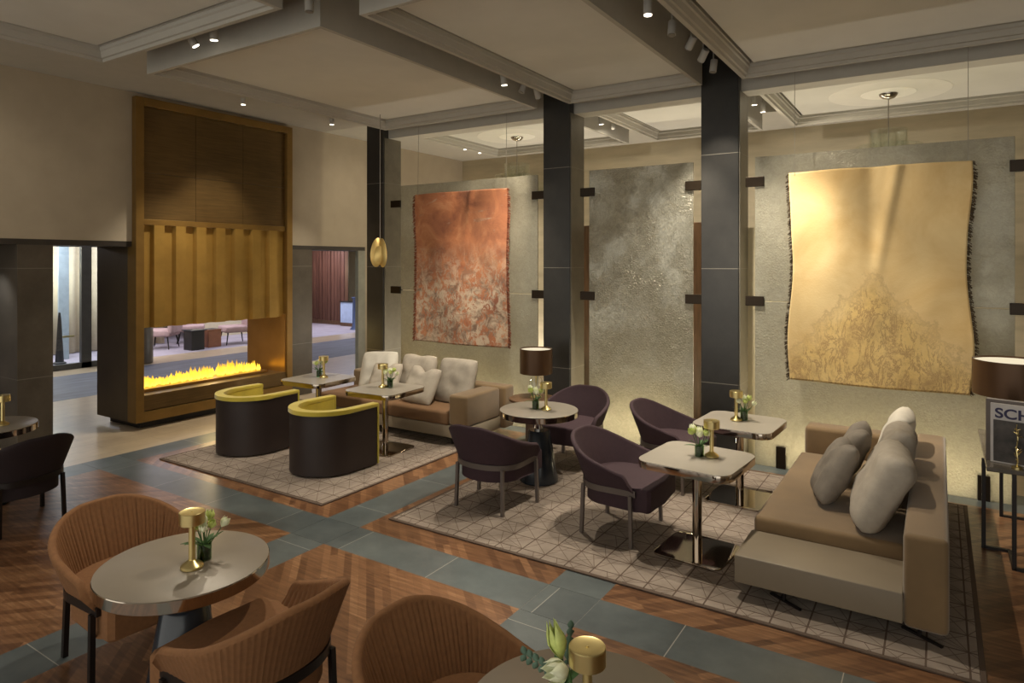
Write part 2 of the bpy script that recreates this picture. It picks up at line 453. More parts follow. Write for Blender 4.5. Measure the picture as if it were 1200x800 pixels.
flr(-8.22, 5, 8.2, 12.5, 'lime')
flr(-12.2, -8.22, -3, 18, 'lime')
flr(-14.8, -12.2, -3, 18, 'darkband')
flr(-15.9, -14.8, -3, 18, 'lime')
flr(-22, -15.9, -3, 20, 'carpet')
flr(-12.2, -9.4, 18, 20, 'lime')

# walls
WX = -9.24
def wl(name, *a, mat='wall'): return struct(name, box(*a), mat)
wl('wall_left', WX - .25, WX, -3, 4.838, 2.57, 4.85)
wl('wall_left', WX - .25, WX, 7.432, 12.5, 2.57, 4.85)
wl('wall_left', WX - .25, WX, 4.838, 7.432, 4.545, 4.85)
wl('wall_left', WX - .25, WX, 9.21, 12.5, 0, 2.57)
wl('wall_left', WX - .9, WX, -3, 1.9, 0, 2.57, mat='pier')
wl('trim_1', WX - .9, WX - .005, -3, 4.838, 2.5, 2.57, mat='lintel')
wl('trim_1', WX - .9, WX - .005, 7.432, 12.5, 2.5, 2.57, mat='lintel')
wl('wall_back', WX - .25, 5, 12.3, 12.5, 0, 4.85, mat='trav')
wl('wall_right', 5, 5.2, -3, 12.5, 0, 4.85)
def pier(y0, y1, mat='pier', dx=.9):
    return struct('trim_2', box(WX - dx, WX, y0, y1, 0, 2.5), mat)
pier(3.5, 3.88); pier(7.43, 7.93, dx=.5); pier(9.03, 9.21, 'pierpale', .08)
# second leaf of the pier nearest the glass foyer
# ceiling slab and perimeter bands
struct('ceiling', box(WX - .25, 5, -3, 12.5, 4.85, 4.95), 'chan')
struct('ceiling', box(WX, -7.32, -3, 12.3, 4.6, 4.84), 'rim')
struct('ceiling', box(-7.3, 5, 10.8, 12.3, 4.6, 4.84), 'rim')
struct('ceiling', box(-7.5, 5, 7.92, 8.20, 4.26, 4.84), 'rim')
# trays
def tray(x0, x1, y0, y1, n):
    zb = 4.33
    bm = bmesh.new()
    prof = [(0, 4.84), (0, zb), (.045, zb), (.05, zb + .03), (.07, zb + .035), (.085, zb + .09), (.10, zb + .10), (.105, zb + .13), (.12, zb + .13), (.12, 4.84)]
    rings = []
    for d, z in prof:
        rings.append([bm.verts.new(p) for p in ((x0 + d, y0 + d, z), (x1 - d, y0 + d, z), (x1 - d, y1 - d, z), (x0 + d, y1 - d, z))])
    for a, b in zip(rings, rings[1:]):
        for i in range(4): bm.faces.new((a[i], a[(i + 1) % 4], b[(i + 1) % 4], b[i]))
    a, b = rings[-1], rings[0]
    for i in range(4): bm.faces.new((a[i], a[(i + 1) % 4], b[(i + 1) % 4], b[i]))
    struct('trim_%d' % n, bm, 'rim')
    e = .155
    struct('ceiling', box(x0 + e, x1 - e, y0 + e, y1 - e, 4.455, 4.52), 'ceil')
TR = [(-7.24, -4.5, 3.95, 7.65), (-7.24, -4.45, .3, 3.52), (-4.03, -2.3, 3.95, 7.65), (-4.03, -2.3, .3, 3.52), (-1.85, 1.3, 3.95, 7.65),
      (-1.85, 1.3, .3, 3.52), (-7.24, -4.5, 8.25, 10.75), (-4.03, -2.3, 8.25, 10.75), (-1.85, 1.3, 8.25, 10.75), (1.75, 4.8, 8.25, 10.75), (1.75, 4.8, 3.95, 7.65)]
for i, t in enumerate(TR): tray(*t, i + 3)

# columns (front face Y = 7.8)
cols = [(-7.79, -7.43, 'slim dark slate column left of the orange textile'),
        (-4.50, -4.10, 'dark slate column between the orange textile and the silvery glass panel'),
        (-2.36, -1.93, 'dark slate column left of the golden textile'),
        (1.30, 1.72, 'dark slate column beyond the right end of the golden textile bay')]
for x0, x1, lb in cols:
    t = thing('stone_column', lb, 'column', ((x0 + x1) / 2, 8.0, 0), 0, 'dark columns of the glass screen')
    w = (x1 - x0) / 2
    obj('shaft', box(-w, w, -.2, .2, 0, 4.85, bev=.006), 'col', t)
    obj('lighter_side', box(w, w + .012, -.18, .2, 0, 4.26), 'sidelt', t)  # thin sheet in a lighter tone over the +X face of the shaft

# ------------------------------------------------------------------ fireplace
fx0, fx1, fy0, fy1 = -10.18, -9.14, 4.84, 7.43
t = thing('fireplace', 'tall bronze see-through fireplace with fluted hood and low yellow flames', 'fireplace', (0, 0, 0))
bm = bmesh.new()
fr = .11
add_box(bm, fx1 - .22, fx1, fy0, fy0 + fr, .1, 4.54, .004); add_box(bm, fx1 - .22, fx1, fy1 - fr, fy1, .1, 4.54, .004)
add_box(bm, fx1 - .22, fx1, fy0 + fr, fy1 - fr, 4.43, 4.54, .004)
add_box(bm, fx1 - .22, fx1 - .045, fy0 + fr, fy1 - fr, 2.80, 2.88, .004)
add_box(bm, fx1 - .22, fx1, fy0 + fr, fy1 - fr, .1, .24, .004)
obj('frame', bm, 'brass_fr', t)
bm = bmesh.new()
k = 3; W = (fy1 - fy0 - 2 * fr) / k
for i in range(k):
    for z0, z1 in ((2.88, 3.52), (3.52, 4.43)):
        add_box(bm, fx1 - .09, fx1 - .065, fy0 + fr + i * W + .002, fy0 + fr + (i + 1) * W - .002, z0 + .002, z1 - .002, .003)
obj('upper_panel', bm, 'brass_dk', t)
bm = bmesh.new()                                  # fluted hood
nf = 7.5; y0, y1 = fy0 + fr, fy1 - fr; P = (y1 - y0) / nf; pts = [(fx1 - .2, y0)]
for i in range(8):
    for f, d in ((0.0, .0), (.42, .0), (.50, .062), (.97, .062))[:4 if i < 7 else 1]:
        pts.append((fx1 - .10 + d, y0 + (i + f) * P))
pts.append((fx1 - .10, y1)); pts.append((fx1 - .2, y1))
add_prism(bm, pts, 1.38, 2.80)
obj('fluted_hood', bm, 'brass_fl', t)
bm = bmesh.new()
add_box(bm, fx0, fx1 - .22, fy0, fy0 + .05, .1, 2.6); add_box(bm, fx0, fx1 - .22, fy1 - .05, fy1, .1, 2.6)
add_box(bm, fx0, fx1 - .22, fy0 + .05, fy1 - .05, 1.42, 1.48); add_box(bm, fx0, fx0 + .06, fy0 + .05, fy1 - .05, 1.48, 2.6); add_box(bm, fx1 - .34, fx1 - .221, fy0 + .051, fy1 - .051, 1.485, 4.5)
obj('casing', bm, 'brass_side', t)
obj('inner_cheek', box(fx0 + .02, fx1 - .03, fy1 - .135, fy1 - .112, .42, 1.42), 'bronze_in', t)
obj('inner_cheek', box(fx0 + .02, fx1 - .22, fy0 + .052, fy0 + .062, .42, 1.42), 'bronze_in', t)
bm = bmesh.new(); add_box(bm, fx0, fx1 - .02, fy0 + fr, fy1 - fr, .25, .46, .006)
obj('hearth_base', bm, 'brass_dk', t)
obj('burner_tray', box(fx0 + .3, fx1 - .25, fy0 + .14, fy1 - .30, .46, .50, .004), 'bronze_in', t)
obj('plinth', box(fx0 + .12, fx1 - .12, fy0 + .12, fy1 - .12, 0, .1), 'black', t)
bm = bmesh.new(); rnd = random.Random(4)
for i in range(230):
    y = rnd.uniform(fy0 + .16, fy1 - .34); x = rnd.uniform(fx0 + .42, fx1 - .38)
    hgt = .09 + .08 * max(0, noise.noise(Vector((y * 2.2, 3, 1)))) * 2 + rnd.random() ** 3 * .07; r = rnd.uniform(.016, .032)
    ox, oy = rnd.uniform(-.02, .02), rnd.uniform(-.025, .025)
    add_lathe(bm, [(r * .7, 0), (r, hgt * .25), (r * .65, hgt * .6), (r * .12, hgt)], 8, (x, y, .5))
tag(obj('flame', bm, 'flame', t, True), kind='stuff')

# ------------------------------------------------------------------ glass panels
def panel(x0, x1, mat, label, clampx, bottom, joint=True):
    t = thing('glass_screen', label, 'glass screen', ((x0 + x1) / 2, 7.86, 0), 0, 'glass screen panels')
    w = (x1 - x0) / 2
    bm = bmesh.new()
    if joint:
        add_box(bm, -w, w, -.012, .012, 0, 1.845, .003); add_box(bm, -w, w, -.012, .012, 1.855, 3.48, .003)
    else: add_box(bm, -w, w, -.012, .012, 0, 3.48, .003)
    obj('pane', bm, mat, t)
    for cx in clampx:
        for cz in (3.2, 1.85):
            obj('clamp', box(cx - .10 - (x0 + x1) / 2, cx + .10 - (x0 + x1) / 2, -.035, .035, cz - .055, cz + .055, .004), 'clamp', t)
    for bx in bottom:
        obj('floor_clamp', box(bx - .05 - (x0 + x1) / 2, bx + .05 - (x0 + x1) / 2, -.04, .04, 0, .24, .004), 'clamp', t)
    return t
panel(-7.10, -4.62, 'glassp', 'crackled greige glass panel behind the orange textile', (-7.20, -4.60), ())
panel(-3.84, -2.47, 'glassm', 'silvery textured glass panel without a textile', (-3.86, -2.46), (), False)
panel(-1.76, .60, 'glassp', 'crackled greige glass panel behind the golden textile', (-1.76, .66), (-1.48, .36))
# bronze-brown wall behind the narrow bay
struct('wall_middle', box(-4.95, -2.5, 9.3, 9.45, 0, 2.85, bev=.004), 'walnut')

# ------------------------------------------------------------------ textiles
def textile(name, label, cx, z0, w, hgt, mat, fmat, fold, wires):
    t = thing(name, label, 'textile hanging', (cx, 7.66, z0), 0)
    nx, nz = 90, 110; bm = bmesh.new(); g = []
    def P(u, v):
        x = (u - .5) * w; z = v * hgt
        fs = max(0, (v - .45) / .55)
        y = fold * fs * (math.cos((u - .5) * 15) * .5 - math.exp(-((u - .62 + (1 - v) * .22) / .035) ** 2) * 1.3 + math.exp(-((u - .48) / .05) ** 2) * .8)
        y += .02 * math.sin(u * 9 + v * 3) + .014 * noise.noise(Vector((u * 5, v * 6, cx)))
        side = abs(u - .5) * 2
        x += (.018 * math.sin(v * 9 + cx) + .03 * noise.noise(Vector((v * 3, 1 if u > .5 else 5, cx)))) * side * (1 if u > .5 else -1)
        z += .02 * math.sin(u * 3.1) * (v - .5)
        return (x, y, z)
    for j in range(nz + 1): g.append([bm.verts.new(P(i / nx, j / nz)) for i in range(nx + 1)])
    for j in range(nz):
        for i in range(nx): bm.faces.new((g[j][i], g[j][i + 1], g[j + 1][i + 1], g[j + 1][i]))
    o = obj('cloth', bm, mat, t, True)
    md = o.modifiers.new('t', 'SOLIDIFY'); md.thickness = .008
    rn = random.Random(3)
    for u in (0, 1):
        bm = bmesh.new()
        for k in range(520):
            v = rn.random(); p = Vector(P(u, v)); s = 1 if u else -1; L = rn.uniform(.012, .038)
            q = p + Vector((s * L, rn.uniform(-.015, .015), -rn.uniform(0, .03)))
            add_tube(bm, [p + Vector((-s * .012, 0, 0)), (p + q) / 2 + Vector((0, 0, .004)), q], rn.uniform(.002, .0045), 4)
        obj('fringe', bm, fmat, t)
    for wx in wires:
        obj('hanging_wire', tube([(wx, .0, hgt - .03), (wx, .02, 4.6 - z0)], .003, 5), 'wire', t)
    return t
textile('wall_textile', 'orange woven textile with silver branching pattern hung before glass panel', -5.81, 1.11, 1.68, 2.19, 'orange_tap', 'fringe_o', .012, (-.78, .80))
textile('wall_textile', 'golden yellow woven textile with dark fringes hung before glass panel', -.55, 1.03, 1.60, 2.22, 'yellow_tap', 'fringe', .032, (-.76, .78))

# ------------------------------------------------------------------ rugs
def rug(x0, x1, y0, y1, label):
    t = thing('area_rug', label, 'rug', ((x0 + x1) / 2, (y0 + y1) / 2, 0), 0, 'geometric rugs')
    a, b = (x1 - x0) / 2, (y1 - y0) / 2
    obj('pile', box(-a + .03, a - .03, -b + .03, b - .03, .001, .014, .004), 'rug', t)
    bm = bmesh.new()
    for q in ((-a, a, -b, -b + .03), (-a, a, b - .03, b), (-a, -a + .03, -b + .03, b - .03), (a - .03, a, -b + .03, b - .03)): add_box(bm, *q, .001, .013, .003)
    obj('binding', bm, 'rug_edge', t)
rug(-7.62, -4.88, 4.30, 7.30, 'geometric greige rug under the two yellow tub chairs and far sofa')
rug(-4.13, .22, 4.40, 7.56, 'large geometric greige rug under the plum chairs and right sofa')
RZ = .014

# ------------------------------------------------------------------ barrel chairs
def smooth01(t): t = max(0, min(1, t)); return t * t * (3 - 2 * t)
def chair(mat, framemat, ribs, label):
    t = thing('barrel_chair', label, 'chair')
    LA = .30; ARC = PI / 2
    def path(s, t_):                    # s -1..1 along the U, t_ 0..1 height
        hw = .305 + .09 * t_ ** .9; bk = .26 + .15 * t_ ** 1.1; yc = -.02
        a = abs(s) / .72; sg = 1 if s >= 0 else -1
        if a <= 1:
            ph = a * PI / 2
            return (sg * hw * math.sin(ph) ** .92, yc - (bk + yc) * math.cos(ph) ** .88 if ph < PI / 2 - 1e-6 else yc)
        f = (abs(s) - .72) / .28
        return (sg * hw * (1 - .02 * f), yc + f * (.30 - .05 * t_))
    def top(s):
        a = abs(s)
        f = max(0, (a - .12) / .88); return .80 - .235 * (.55 * smooth01(f) + .45 * f) - (.05 * max(0, (a - .94) / .06) ** 2)
    ns = 121 if not ribs else 361
    zb = .40; TH = .042
    bm = bmesh.new(); rings = []
    for i in range(ns):
        s = -1 + 2 * i / (ns - 1); zt = top(s)
        def P(tt, off):
            x, y = path(s, tt); e = .004
            x2, y2 = path(min(1, s + e), tt); x1, y1 = path(max(-1, s - e), tt)
            dx, dy = x2 - x1, y2 - y1; L = math.hypot(dx, dy) or 1
            nx, ny = -dy / L, dx / L                       # inward normal
            return Vector((x + nx * off, y + ny * off, zb + (zt - zb) * tt))
        rib = 0
        if ribs: rib = .010 * (1 - abs(math.sin(PI * ribs * (s + 1) / 2)) ** .6)
        ring = []
        for q in range(8): ring.append(P(q / 7 * .97, -rib * .25))
        tp = P(.97, 0); ti = P(.97, TH)
        for q in range(1, 6):
            a = PI * q / 6; c = (tp + ti) / 2; hv = (tp - ti) / 2
            ring.append(c + hv * math.cos(a) + Vector((0, 0, .022 * math.sin(a))))
        for q in range(7, -1, -1): ring.append(P(q / 7 * .97, TH + (-rib if q else 0) * (1 if q < 7 else .3)))
        rings.append([bm.verts.new(p) for p in ring])
    m = len(rings[0])
    for a, b in zip(rings, rings[1:]):
        for k in range(m): bm.faces.new((a[k], a[(k + 1) % m], b[(k + 1) % m], b[k]))
    bm.faces.new(rings[0]); bm.faces.new(rings[-1][::-1])
    obj('backrest', bm, mat, t, True)
    # seat
    out = []
    for i in range(25):
        ph = PI + PI * i / 24
        out.append((.300 * math.cos(ph), -.02 + .238 * math.sin(ph)))
    out += [(.300, .28), (.318, .32), (.318, .375), (.29, .40), (0, .41), (-.29, .40), (-.318, .375), (-.318, .32), (-.300, .28)]
    obj('seat', prism(out, .285, .475, .022, 4), mat, t, True)
    # rail
    bm = bmesh.new(); prev = None; nr = 61
    for i in range(nr):
        s = -1 + 2 * i / (nr - 1); x, y = path(s, .02); d = math.hypot(x, y + .02) or 1
        x1, y1 = path(max(-1, s - .004), .02); x2, y2 = path(min(1, s + .004), .02); L = math.hypot(x2 - x1, y2 - y1)
        nx, ny = (y2 - y1) / L, -(x2 - x1) / L
        r = [bm.verts.new((x + nx * o_, y + ny * o_, z)) for o_, z in ((.002, .400), (.024, .400), (.024, .448), (.002, .448))]
        if prev:
            for k in range(4): bm.faces.new((prev[k], prev[(k + 1) % 4], r[(k + 1) % 4], r[k]))
        else: bm.faces.new(r[::-1])
        prev = r
    bm.faces.new(prev)
    obj('frame_rail', bm, framemat, t)
    for lx, ly in ((-.330, .24), (.330, .24), (-.250, -.215), (.250, -.215)):
        bm = bmesh.new(); vs = add_box(bm, lx - .014, lx + .014, ly - .014, ly + .014, 0, .41)
        for v in vs[:4]: v.co.x += .01 * (1 if lx > 0 else -1); v.co.y += .012 * (1 if ly > 0 else -1)
        obj('leg', bm, framemat, t)
    return t
G1 = 'plum barrel chairs around the small tables'
c0 = chair('plum', 'frame', 0, 'plum barrel chair with its back to the front, left of the cone-based table stem')
put(c0, (-3.55, 5.20, RZ), 0, 'plum barrel chair seen from behind, nearest to the round table with a blue-black cone base', G1)
put(copy_tree(c0), (-2.32, 5.32, RZ), -PI / 2, 'plum barrel chair in profile facing the nearest square steel-pillar table', G1)
put(copy_tree(c0), (-3.52, 6.80, RZ), PI, 'plum barrel chair facing the front, behind the cone-based round table', G1)
put(copy_tree(c0), (-2.36, 6.72, RZ), -PI / 2, 'plum barrel chair by the column, facing the rear square table', G1)
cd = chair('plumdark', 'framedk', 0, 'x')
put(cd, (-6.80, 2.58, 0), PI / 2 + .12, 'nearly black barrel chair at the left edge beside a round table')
G2 = 'ribbed rust-brown barrel chairs in the foreground'
r0 = chair('rust', 'framedk', 56, 'x')
put(r0, (-4.06, 2.12, 0), -PI / 2, 'ribbed rust barrel chair on the left of the left foreground table, its inside showing', G2)
put(copy_tree(r0), (-2.72, 2.02, 0), PI / 2, 'ribbed rust barrel chair seen from behind, at the right of the left foreground table', G2)
put(copy_tree(r0), (-1.62, 2.13, 0), -PI / 2, 'ribbed rust barrel chair cut by the bottom edge, left of the table with tulips', G2)

# ------------------------------------------------------------------ yellow tub chairs
def tub(label):
    t = thing('tub_chair', label, 'tub chair')
    def upath(r, yf, n=28):
        p = [(-r, yf)]
        for i in range(n + 1):
            a = PI + PI * i / n; p.append((r * math.cos(a), r * math.sin(a)))
        p.append((r, yf)); return p
    def wall(ro, ri, yf, z0, z1, bev):
        return prism(upath(ro, yf) + upath(ri, yf)[::-1], z0, z1, bev, 3)
    obj('outer_shell', wall(.40, .385, .37, .02, .665, 0), 'brown_l', t, True)
    obj('inner_shell', wall(.384, .315, .385, .02, .675, .012), 'yellow', t, True)
    obj('top_band', wall(.412, .31, .39, .655, .70, .016), 'yellow', t, True)
    for s in (-1, 1): obj('front_band', box(min(s * .412, s * .31), max(s * .412, s * .31), .372, .392, .02, .68, bev=.006), 'yellow', t)
    o = []
    for i in range(25):
        a = PI + PI * i / 24; o.append((.312 * math.cos(a), .312 * math.sin(a)))
    o += [(.312, .35), (-.312, .35)]
    obj('seat', prism(o, .12, .40, .03, 3), 'yellow', t, True)
    obj('base', prism([(x * .95, y * .95) for x, y in o], 0, .12, .0), 'black', t)
    return t
y0_ = tub('x'); GY = 'yellow-lined tub chairs on the left rug'
put(y0_, (-5.72, 5.12, RZ), -.04, 'brown tub chair with yellow lining, the right one, nearer the sofa arm', GY)
put(copy_tree(y0_), (-7.08, 5.14, RZ), -.02, 'brown tub chair with yellow lining, the left one, beside the fireplace', GY)

# ------------------------------------------------------------------ tables
def square_table(label, top='tabletop', side=.37):
    t = thing('square_table', label, 'table')
    o = rrect(side, side, .12)
    obj('table_top', prism([(x * .992, y * .992) for x, y in o], .725, .742, .002), top, t)
    obj('edge_band', prism(o, .683, .7385, .003), 'bronzechrome', t, True)
    obj('pillar', lathe([(.037, .012), (.037, .69)], 32), 'bronzechrome', t, True)
    obj('collar', lathe([(.10, .672), (.10, .684)], 32), 'bronzechrome', t, True)
    obj('base_plate', prism(rrect(.27, .27, .07), 0, .014, .003), 'bronzechrome', t, True)
    return t
def round_table(label, r, top='tabletop'):
    t = thing('round_table', label, 'table')
    obj('table_top', lathe([(r * .99, .725), (r * .992, .741), (r * .985, .743)], 64), top, t, True)
    obj('edge_band', lathe([(r - .003, .68), (r, .683), (r, .736), (r - .003, .7395)], 64), 'bronzechrome', t, True)
    obj('neck', lathe([(.048, .50), (.048, .655), (.10, .668), (.10, .682)], 32), 'chrome', t, True)
    obj('cone_base', lathe([(.19, 0), (.20, .008), (.20, .03), (.115, .52), (.105, .53)], 48), 'cone', t, True)
    return t
GS = 'square pillar tables'; GR = 'round cone-based tables'
s0 = square_table('x')
put(s0, (-1.61, 5.22, RZ), -.08, 'square steel-pillar table nearest the end of the right sofa, with white flowers on its left', GS)
put(copy_tree(s0), (-1.62, 6.60, RZ), -.05, 'square steel-pillar table beside the column, just behind another square table', GS)
put(copy_tree(s0), (-5.68, 6.00, RZ), .05, 'square pillar table in front of the cushions of the far sofa', GS)
put(copy_tree(s0), (-6.92, 6.05, RZ), .05, 'square pillar table nearest the fireplace, left of the far sofa cushions', GS)
t0 = round_table('x', .41)
put(t0, (-3.52, 6.01, RZ), 0, 'round grey-topped table on a blue-black cone base, between two plum chairs', GR)
tl = put(copy_tree(t0), (-7.60, 2.62, 0), 0, 'round table cut by the left edge beside the nearly black chair', GR)
tf = round_table('x', .414, 'tablebronze')
put(tf, (-3.29, 1.99, 0), 0, 'round metal-topped table in left foreground between two rust chairs', GR)
put(copy_tree(tf), (-1.03, 2.05, 0), 0, 'round table cut by the bottom edge, carrying opened tulips and a brass lamp', GR)

# ------------------------------------------------------------------ small brass lamps and vases
def mini_lamp(label):
    t = thing('cordless_lamp', label, 'table lamp')
    obj('foot', lathe([(.052, 0), (.055, .003), (.055, .012), (.048, .02), (.026, .034), (.018, .042)], 32), 'gold', t, True)
    obj('stem', lathe([(.016, .038), (.016, .225)], 24), 'gold', t, True)
    obj('head', lathe([(.058, .224), (.0615, .227), (.0615, .283), (.059, .286), (.052, .2845), (.02, .2835), (.006, .2835)], 40), 'gold', t, True)
    obj('button', lathe([(.006, .283), (.006, .287)], 16), 'gold', t, True)
    return t
def blossom(bm, c, d, L, R, open_=0.0, np_=6, seed=0):
    """a tulip or rosebud: overlapping cupped petals round axis d"""
    d = Vector(d).normalized(); a = Vector((0, 0, 1)) if abs(d.z) < .9 else Vector((1, 0, 0))
    u = d.cross(a).normalized(); w = d.cross(u)
    rn = random.Random(seed)
    for k in range(np_):
        ph = 2 * PI * k / np_ + rn.uniform(-.15, .15); in_ = .82 if k % 2 else 1.0
        g = []
        for j in range(7):
            tt = j / 6
            rr = R * in_ * (math.sin(min(1, tt * 1.25) * PI * .62) * (1 - .55 * max(0, tt - .55) / .45 * (1 - open_)) + .02)
            wd = (PI / np_ * 1.5) * (math.sin(PI * min(.97, tt * .86 + .10))) ** .7
            row = []
            for i in range(5):
                al = ph + wd * (i / 4 * 2 - 1)
                p = Vector(c) + d * (L * tt * (1 - .06 * abs(i - 2))) + (u * math.cos(al) + w * math.sin(al)) * rr
                row.append(bm.verts.new(p))
            g.append(row)
        for j in range(6):
            for i in range(4): bm.faces.new((g[j][i], g[j][i + 1], g[j + 1][i + 1], g[j + 1][i]))
def leaf(bm, c, d, L, W, bend=.3, up=(0, 0, 1)):
    d = Vector(d).normalized(); up = Vector(up); s = d.cross(up).normalized(); g = []
    for j in range(8):
        tt = j / 7; ww = W * math.sin(PI * (tt * .9 + .07)) ; p = Vector(c) + d * L * tt + up * (-bend * L * tt * tt)
        g.append([bm.verts.new(p - s * ww), bm.verts.new(p + up * -.15 * ww), bm.verts.new(p + s * ww)])
    for j in range(7):
        for i in range(2): bm.faces.new((g[j][i], g[j][i + 1], g[j + 1][i + 1], g[j + 1][i]))
def solid(o, th=.0015):
    md = o.modifiers.new('t', 'SOLIDIFY'); md.thickness = th; return o
def vase(label, variant=0, big=False):
    t = thing('flower_vase', label, 'vase of flowers')
    rn = random.Random(variant * 7 + 1)
    bm = bmesh.new(); add_lathe(bm, [(.030, 0), (.035, .004), (.036, .085), (.033, .085), (.032, .008), (.004, .008)], 28)
    obj('vase', bm, 'greenglass', t, True)
    obj('water', lathe([(.004, .0085), (.0315, .0095), (.0315, .055), (.004, .055)], 20), 'greenglass', t, True)
    bm = bmesh.new(); bl = []; st = bmesh.new(); lf = bmesh.new()
    n = 7
    for k in range(n):
        a = 2 * PI * k / n + variant; tilt = rn.uniform(.3, .75) if k else .1
        d = Vector((math.cos(a) * tilt, math.sin(a) * tilt, 1)).normalized()
        p0 = Vector((math.cos(a) * -.012, math.sin(a) * -.012, .015)); p1 = p0 + d * rn.uniform(.145, .195)
        add_tube(st, [p0, (p0 + p1) / 2 + Vector((0, 0, .004)), p1], .0028, 6)
        b2 = bmesh.new(); blossom(b2, p1, d, rn.uniform(.055, .072), rn.uniform(.022, .03), rn.uniform(.2, .8), 6, k)
        solid(obj('blossom', b2, 'petal' if k % 2 == 0 else 'petalg', t, True), .0012)
    bm.free()
    for k in range(7):
        a = rn.uniform(0, 2 * PI); d = (math.cos(a), math.sin(a), rn.uniform(.2, 1.4))
        leaf(lf, (math.cos(a) * .01, math.sin(a) * .01, .08), d, rn.uniform(.07, .12), .015, .25)
    for k in range(8):                               # wrap of leaf inside the glass
        a = 2 * PI * k / 8; leaf(lf, (math.cos(a) * .026, math.sin(a) * .026, .006), (0.02, 0, 1), .075, .012, 0, (math.cos(a), math.sin(a), 0))
    obj('stem', st, 'leaf', t, True)
    solid(obj('foliage', lf, 'leaf', t, True))
    return t
lampL = mini_lamp('x'); GL = 'cordless brass lamps on the tables'; TZ = .743 + RZ; TF = .743
spots_l = [((-1.515, 5.285), 'small brass cordless lamp right of the flowers on the nearest square table', TZ),
           ((-1.66, 6.62), 'small brass cordless lamp left of the flowers on the table by the column', TZ),
           ((-3.44, 6.02), 'small brass cordless lamp on the cone-based round table between plum chairs', TZ),
           ((-5.74, 6.02), 'small brass cordless lamp on the table before the far sofa cushions', TZ),
           ((-6.88, 6.10), 'small brass cordless lamp on the table nearest the fireplace', TZ),
           ((-7.50, 2.72), 'small brass cordless lamp on the table cut by the left edge', TF + RZ * 0),
           ((-3.20, 1.975), 'brass cordless lamp on the left foreground metal-topped table', TF),
           ((-.98, 1.99), 'brass cordless lamp beside opened tulips on the bottom-edge table', TF)]
for i, ((x, y), lb, z) in enumerate(spots_l):
    o = lampL if i == 0 else copy_tree(lampL); put(o, (x, y, z), i * .7, lb, GL)
GV = 'green vases with pale flowers on the tables'
v0 = vase('x', 0); v1 = vase('x', 1)
vs_ = [(v0, (-1.60, 5.245), 'green vase of white flowers on the nearest square table by the right sofa', TZ),
       (v1, (-1.60, 6.68), 'green vase with leafy sprigs beside the lamp on the table by the column', TZ),
       (v0, (-3.555, 6.00), 'green vase of white tulips on the round table between plum chairs', TZ),
       (v1, (-5.66, 6.06), 'green vase of white flowers before the far sofa cushions', TZ),
       (v0, (-6.97, 6.10), 'green vase of white tulips on the table nearest the fireplace', TZ),
       (v1, (-3.235, 2.065), 'dark green vase of pale flowers behind the lamp on left foreground table', TF)]
seen = set()
for src, (x, y), lb, z in vs_:
    o = copy_tree(src) if src in seen else src
    seen.add(src); put(o, (x, y, z), x * 3, lb, GV)
# foreground tulips
t = thing('flower_vase', 'green vase with one upright and one open cream tulip and eucalyptus, at bottom edge', 'vase of flowers', (-1.085, 2.03, TF), 0, GV)
obj('vase', lathe([(.030, 0), (.035, .004), (.036, .085), (.033, .085), (.032, .008), (.004, .008)], 32), 'greenglass', t, True)
rt_ = Vector((.842, .540, 0)); fw_ = Vector((-.540, .842, 0))
lf = bmesh.new(); st = bmesh.new(); eu = bmesh.new()
b = bmesh.new(); blossom(b, rt_ * -.01 + fw_ * .0 + Vector((0, 0, .185)), (-.28 * rt_ + fw_ * .1 + Vector((0, 0, 1))), .135, .036, .1, 6, 2); solid(obj('blossom', b, 'petalg', t, True), .0015)
b = bmesh.new(); blossom(b, rt_ * .01 - fw_ * .045 + Vector((0, 0, .18)), (-1.0 * rt_ - fw_ * .5 + Vector((0, 0, .15))), .095, .042, .6, 7, 5); solid(obj('blossom', b, 'petal', t, True), .0015)
add_tube(st, [(0, 0, .01), rt_ * -.003 + Vector((0, 0, .1)), rt_ * -.01 + Vector((0, 0, .19))], .004, 8)
add_tube(st, [(0.005, 0, .01), rt_ * .02 - fw_ * .02 + Vector((0, 0, .12)), rt_ * .01 - fw_ * .045 + Vector((0, 0, .182))], .004, 8)
for dd, L, W in (((rt_ * .35 + fw_ * .1 + Vector((0, 0, .5))), .12, .022), ((rt_ * .5 - fw_ * .5 + Vector((0, 0, .3))), .12, .024), ((-rt_ * .2 + fw_ * .6 + Vector((0, 0, .8))), .13, .018), ((rt_ * .1 - fw_ * .8 + Vector((0, 0, .4))), .10, .02)):
    leaf(lf, (0, 0, .10), dd, L * 1.1, W, .35)
for b0, dr in ((Vector((0, 0, .12)), (-rt_ * 1.0 + fw_ * .45 + Vector((0, 0, .35)))), (Vector((0, 0, .12)), (rt_ * .25 + fw_ * .9 + Vector((0, 0, 1.0))))):
    dr = dr.normalized(); add_tube(eu, [b0, b0 + dr * .09 + Vector((0, 0, .01)), b0 + dr * .17], .0018, 5)
    for k in range(5):
        c = b0 + dr * (.06 + .024 * k)
        for s in (-1, 1): leaf(eu, c, (Vector((0, 0, 1)) * s * .8 + dr * .4 + fw_ * .1), .032, .012, .1, fw_)
obj('stem', st, 'leaf', t, True); solid(obj('leaf', lf, 'leaf', t, True)); solid(obj('eucalyptus_sprig', eu, 'euc', t, True))

